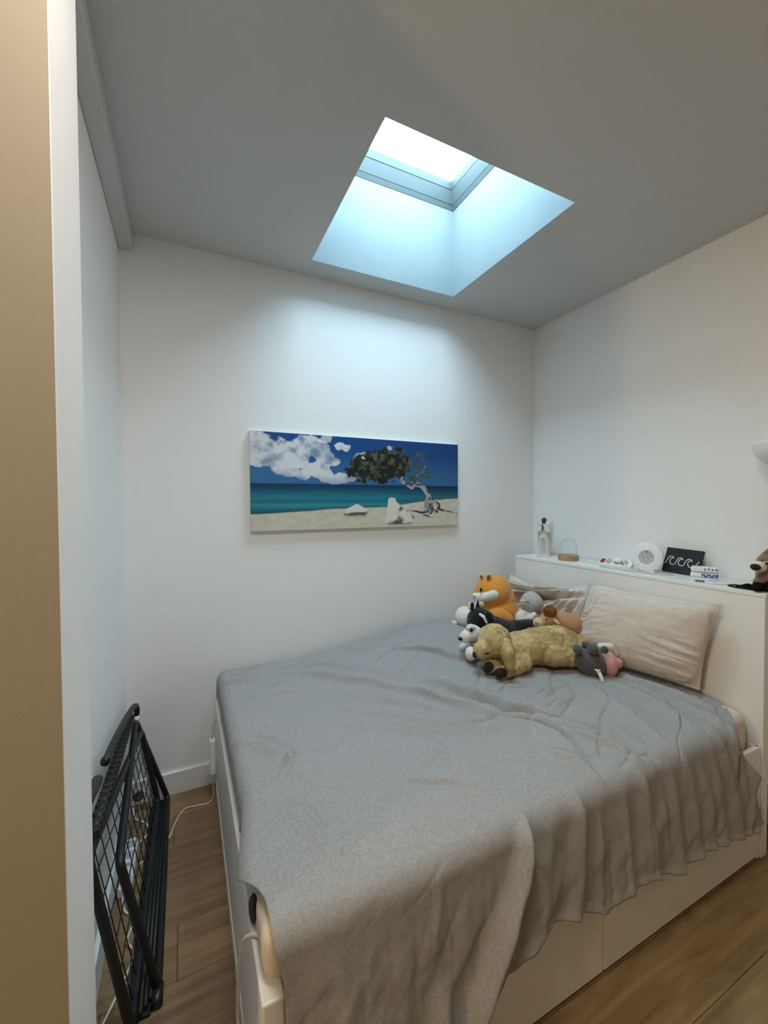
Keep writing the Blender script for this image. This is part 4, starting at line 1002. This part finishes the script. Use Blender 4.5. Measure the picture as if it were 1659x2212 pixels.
def plush_mat(name, c, var=0.12, bump=0.5, bs=160, vs=60, rough=0.95):
    return mat(name, srgb(*c), rough, bump, bs, var, vs, spec=0.1, sheen=0.3)
def blob(name, L, m, par, vox=None, smooth_it=4, rough=0.0, seed=0, rs=40):
    bm = bmesh.new(); rmin = 9
    for e in L:
        if len(e) == 8:
            a, b_ = Vector(e[0:3]), Vector(e[4:7]); r0, r1 = e[3], e[7]; rmin = min(rmin, r0, r1)
            k = max(2, int((b_-a).length/(0.35*max(min(r0, r1), .0015)))+2); k = min(k, 14)
            for i in range(k):
                t = i/(k-1); r = r0+(r1-r0)*t; add_ell(bm, a.lerp(b_, t), (r, r, r), seg=16, ring=10)
        else:
            rmin = min(rmin, *e[3:6]); add_ell(bm, e[0:3], e[3:6], e[6], seg=24, ring=16)
    single = len(L) == 1 and len(L[0]) == 7
    o = obj(name, bm, m, par, smooth=True)
    if not single:
        rm = o.modifiers.new('r', 'REMESH'); rm.mode = 'VOXEL'; rm.voxel_size = vox or max(0.0009, min(0.0045, rmin/4))
        sm = o.modifiers.new('s', 'SMOOTH'); sm.factor = 0.5; sm.iterations = smooth_it
        dg = bpy.context.evaluated_depsgraph_get()
        me = bpy.data.meshes.new_from_object(o.evaluated_get(dg))
        o.modifiers.clear(); old = o.data; o.data = me; bpy.data.meshes.remove(old); me.name = name
        me.polygons.foreach_set('use_smooth', [True]*len(me.polygons))
    if rough:
        me = o.data; off = Vector((seed, seed*2, 0))
        nrm_ = [v.normal.copy() for v in me.vertices]
        for v, vn in zip(me.vertices, nrm_):
            v.co += vn*(mnoise.noise(v.co*rs+off)+0.5*mnoise.noise(v.co*rs*2.3+off))*rough
    return o
def fur(o, n, ln, wd, m, seed, lean=(0.3, 0, -0.6), par=None):
    me = o.data; me.calc_loop_triangles(); rng = np.random.default_rng(seed)
    co = np.array([v.co for v in me.vertices]); no = np.array([v.normal for v in me.vertices])
    tr = np.array([t.vertices for t in me.loop_triangles])
    a, b, c = co[tr[:, 0]], co[tr[:, 1]], co[tr[:, 2]]
    ar = np.linalg.norm(np.cross(b-a, c-a), axis=1); pick = rng.choice(len(tr), n, p=ar/ar.sum())
    r1, r2 = rng.random(n), rng.random(n); k = r1+r2 > 1; r1[k], r2[k] = 1-r1[k], 1-r2[k]
    p = a[pick]+(b-a)[pick]*r1[:, None]+(c-a)[pick]*r2[:, None]
    nn = no[tr[pick, 0]]
    sw = np.stack([fbm(p[:, 0]*25, p[:, 2]*25, 2, 3)-.5, fbm(p[:, 1]*25, p[:, 2]*25+7, 2, 5)-.5, fbm(p[:, 0]*25+5, p[:, 1]*25, 2, 9)-.5], 1)*3
    d = nn*0.42+sw*0.8+np.array(lean)*0.6+rng.normal(0, .25, (n, 3)); d /= np.linalg.norm(d, axis=1, keepdims=True)
    s = np.cross(d, nn); s /= np.linalg.norm(s, axis=1, keepdims=True)+1e-9
    L = ln*rng.uniform(.6, 1.3, n)[:, None]
    V = np.stack([p-nn*0.001-s*wd, p-nn*0.001+s*wd, p+d*L*0.6+s*wd*.6, p+d*L+s*0, p+d*L*0.6-s*wd*.6], 1).reshape(-1, 3)
    F = []
    base = np.arange(n)*5
    faces = np.stack([base, base+1, base+2, base+3, base+4], 1).tolist()
    me2 = bpy.data.meshes.new('fur'); me2.from_pydata(V.tolist(), [], faces)
    f = link('fur', me2, m, o); f['kind'] = 'stuff'; return f

G_gold = plush_mat('golden_plush', (196, 172, 122), 0.15); G_fur = mat('golden_fur', srgb(206, 182, 132), 0.95, spec=0.05); G_black = plush_mat('black_plush', (24, 24, 27), 0.2)
G_white = plush_mat('white_plush', (222, 219, 212), 0.05); G_orange = plush_mat('orange_plush', (214, 142, 58), 0.06, 0.3, 300)
G_grey = plush_mat('pale_grey_plush', (178, 172, 168), 0.06); G_capy = plush_mat('tan_plush', (184, 140, 100), 0.08); G_rust = plush_mat('rust_plush', (156, 92, 36), 0.2)
G_cream = plush_mat('cream_plush', (205, 180, 145), 0.06); G_dgrey = plush_mat('dark_grey_plush', (82, 80, 82), 0.1); G_pink = plush_mat('pink_cloth', (208, 150, 146), 0.05, 0.2, 500)
G_deer = plush_mat('deer_brown_plush', (128, 104, 84), 0.1); G_dk = mat('dark_brown_felt', srgb(44, 32, 26), 0.9, 0.4, 300); G_eye = mat('black_bead', (0.008, 0.008, 0.009), 0.15)
G_beak = plush_mat('pale_yellow_felt', (212, 202, 148), 0.03); G_thread = mat('dark_thread', srgb(60, 40, 36), 0.8); G_pinkf = plush_mat('pale_pink_felt', (222, 190, 182), 0.04)
def toy(key, name, label, mats, group='stuffed animals on the bed', **kw):
    base, parts = PLUSH[key]
    t = thing(name, label, 'stuffed animal', base, -YAW, group)
    res = {}
    for pn, L in parts.items():
        k = pn.split('#')[0]
        o = blob(k, L, mats.get(pn, mats.get(k)), t, **kw.get(pn, kw.get(k, {}))); res[pn] = o
    return t, res
t, r = toy('golden', 'plush_golden_dog', 'large shaggy golden stuffed dog lying in front of the other toys', dict(body=G_gold, ear=G_gold, nose=G_dk, eye=G_dk, paw_pad=G_dk), body=dict(rough=0.004, rs=45), ear=dict(rough=0.002, rs=60))
fur(r['body'], 42000, 0.0062, 0.0012, G_fur, 1); fur(r['ear'], 6000, 0.0065, 0.0010, G_fur, 2)
t, r = toy('husky', 'plush_husky', 'black and white stuffed husky lying behind the golden dog', dict(body=G_black, muzzle=G_white, nose=G_eye, eye=G_eye, mouth=mat('red_felt', srgb(120, 50, 46), .9), paw=G_white, ear=G_black, ear_fringe=G_white), body=dict(rough=0.0015, rs=60))
fur(r['body'], 9000, 0.0042, 0.0009, G_black, 3); fur(r['muzzle'], 3500, 0.0026, 0.0008, G_white, 4)
t, r = toy('hamster', 'plush_hamster', 'tall sitting orange stuffed hamster with white cheeks by the back wall', dict(body=G_orange, leg=G_orange, belly=G_white, foot=G_pinkf, muzzle=G_white, eye=G_eye, mouth=G_thread, ear=G_cream, ear_inner=mat('brown_felt', srgb(128, 78, 58), 0.9), paw=G_cream), body=dict(smooth_it=12))
t, r = toy('bird', 'plush_bird', 'pale grey stuffed chick with a yellow beak leaning on the crumpled pillow', dict(head=G_grey, body=G_white, beak=G_beak, eye=G_thread, wing=G_white))
t, r = toy('capy', 'plush_camel', 'small tan stuffed camel with a rust tuft lying on the husky', dict(body=G_capy, muzzle=G_cream, tuft=G_rust, eye=G_eye, ear=G_cream, mouth=G_thread, tail=G_rust))
fur(r['tuft'], 2500, 0.007, 0.0008, G_rust, 6, (0, 0, 0))
t, r = toy('grey', 'plush_grey_animal', 'dark grey stuffed animal in a pink dress lying upside down by the near pillow', dict(body=G_dgrey, foot=G_dgrey, dress=G_pink, collar=G_white, ear=G_dgrey, tail=G_dgrey))
def ribbon(name, pts, wd, m, par):
    P_ = [Vector(p) for p in pts]; bm = bmesh.new(); prev = None
    for q in P_:
        a, b_ = bm.verts.new(q-Vector((wd, 0, 0))), bm.verts.new(q+Vector((wd, 0, 0)))
        if prev: bm.faces.new((prev[0], prev[1], b_, a))
        prev = (a, b_)
    o = obj(name, bm, m, par); s = o.modifiers.new('thickness', 'SOLIDIFY'); s.thickness = 0.0008; return o
M_tag = mat('white_satin', (0.80, 0.79, 0.74), 0.5)
ribbon('care_tag', [(-0.024, -0.082, 0.032), (-0.022, -0.092, 0.022), (-0.018, -0.098, 0.006), (-0.014, -0.100, -0.010)], 0.009, M_tag, t)
ribbon('ribbon_bow', [(-0.040, -0.080, 0.044), (-0.030, -0.088, 0.036), (-0.022, -0.085, 0.040), (-0.016, -0.080, 0.034)], 0.006, M_tag, t)
ribbon('ribbon_bow', [(-0.036, -0.082, 0.028), (-0.028, -0.090, 0.034), (-0.024, -0.088, 0.046)], 0.005, M_tag, t)
t, r = toy('deer', 'plush_deer', 'brown and white stuffed deer with a big dark nose sitting on the shelf end', dict(body=G_deer, muzzle=G_white, nose=G_dk, chest=G_white, eye=G_eye, eye_patch=G_white, ear=G_deer, arm=G_deer, hoof=mat('black_felt', srgb(26, 22, 21), 0.95, 0.4, 300, spec=0.05)), group='stuffed animals on the shelf')
del t['group']
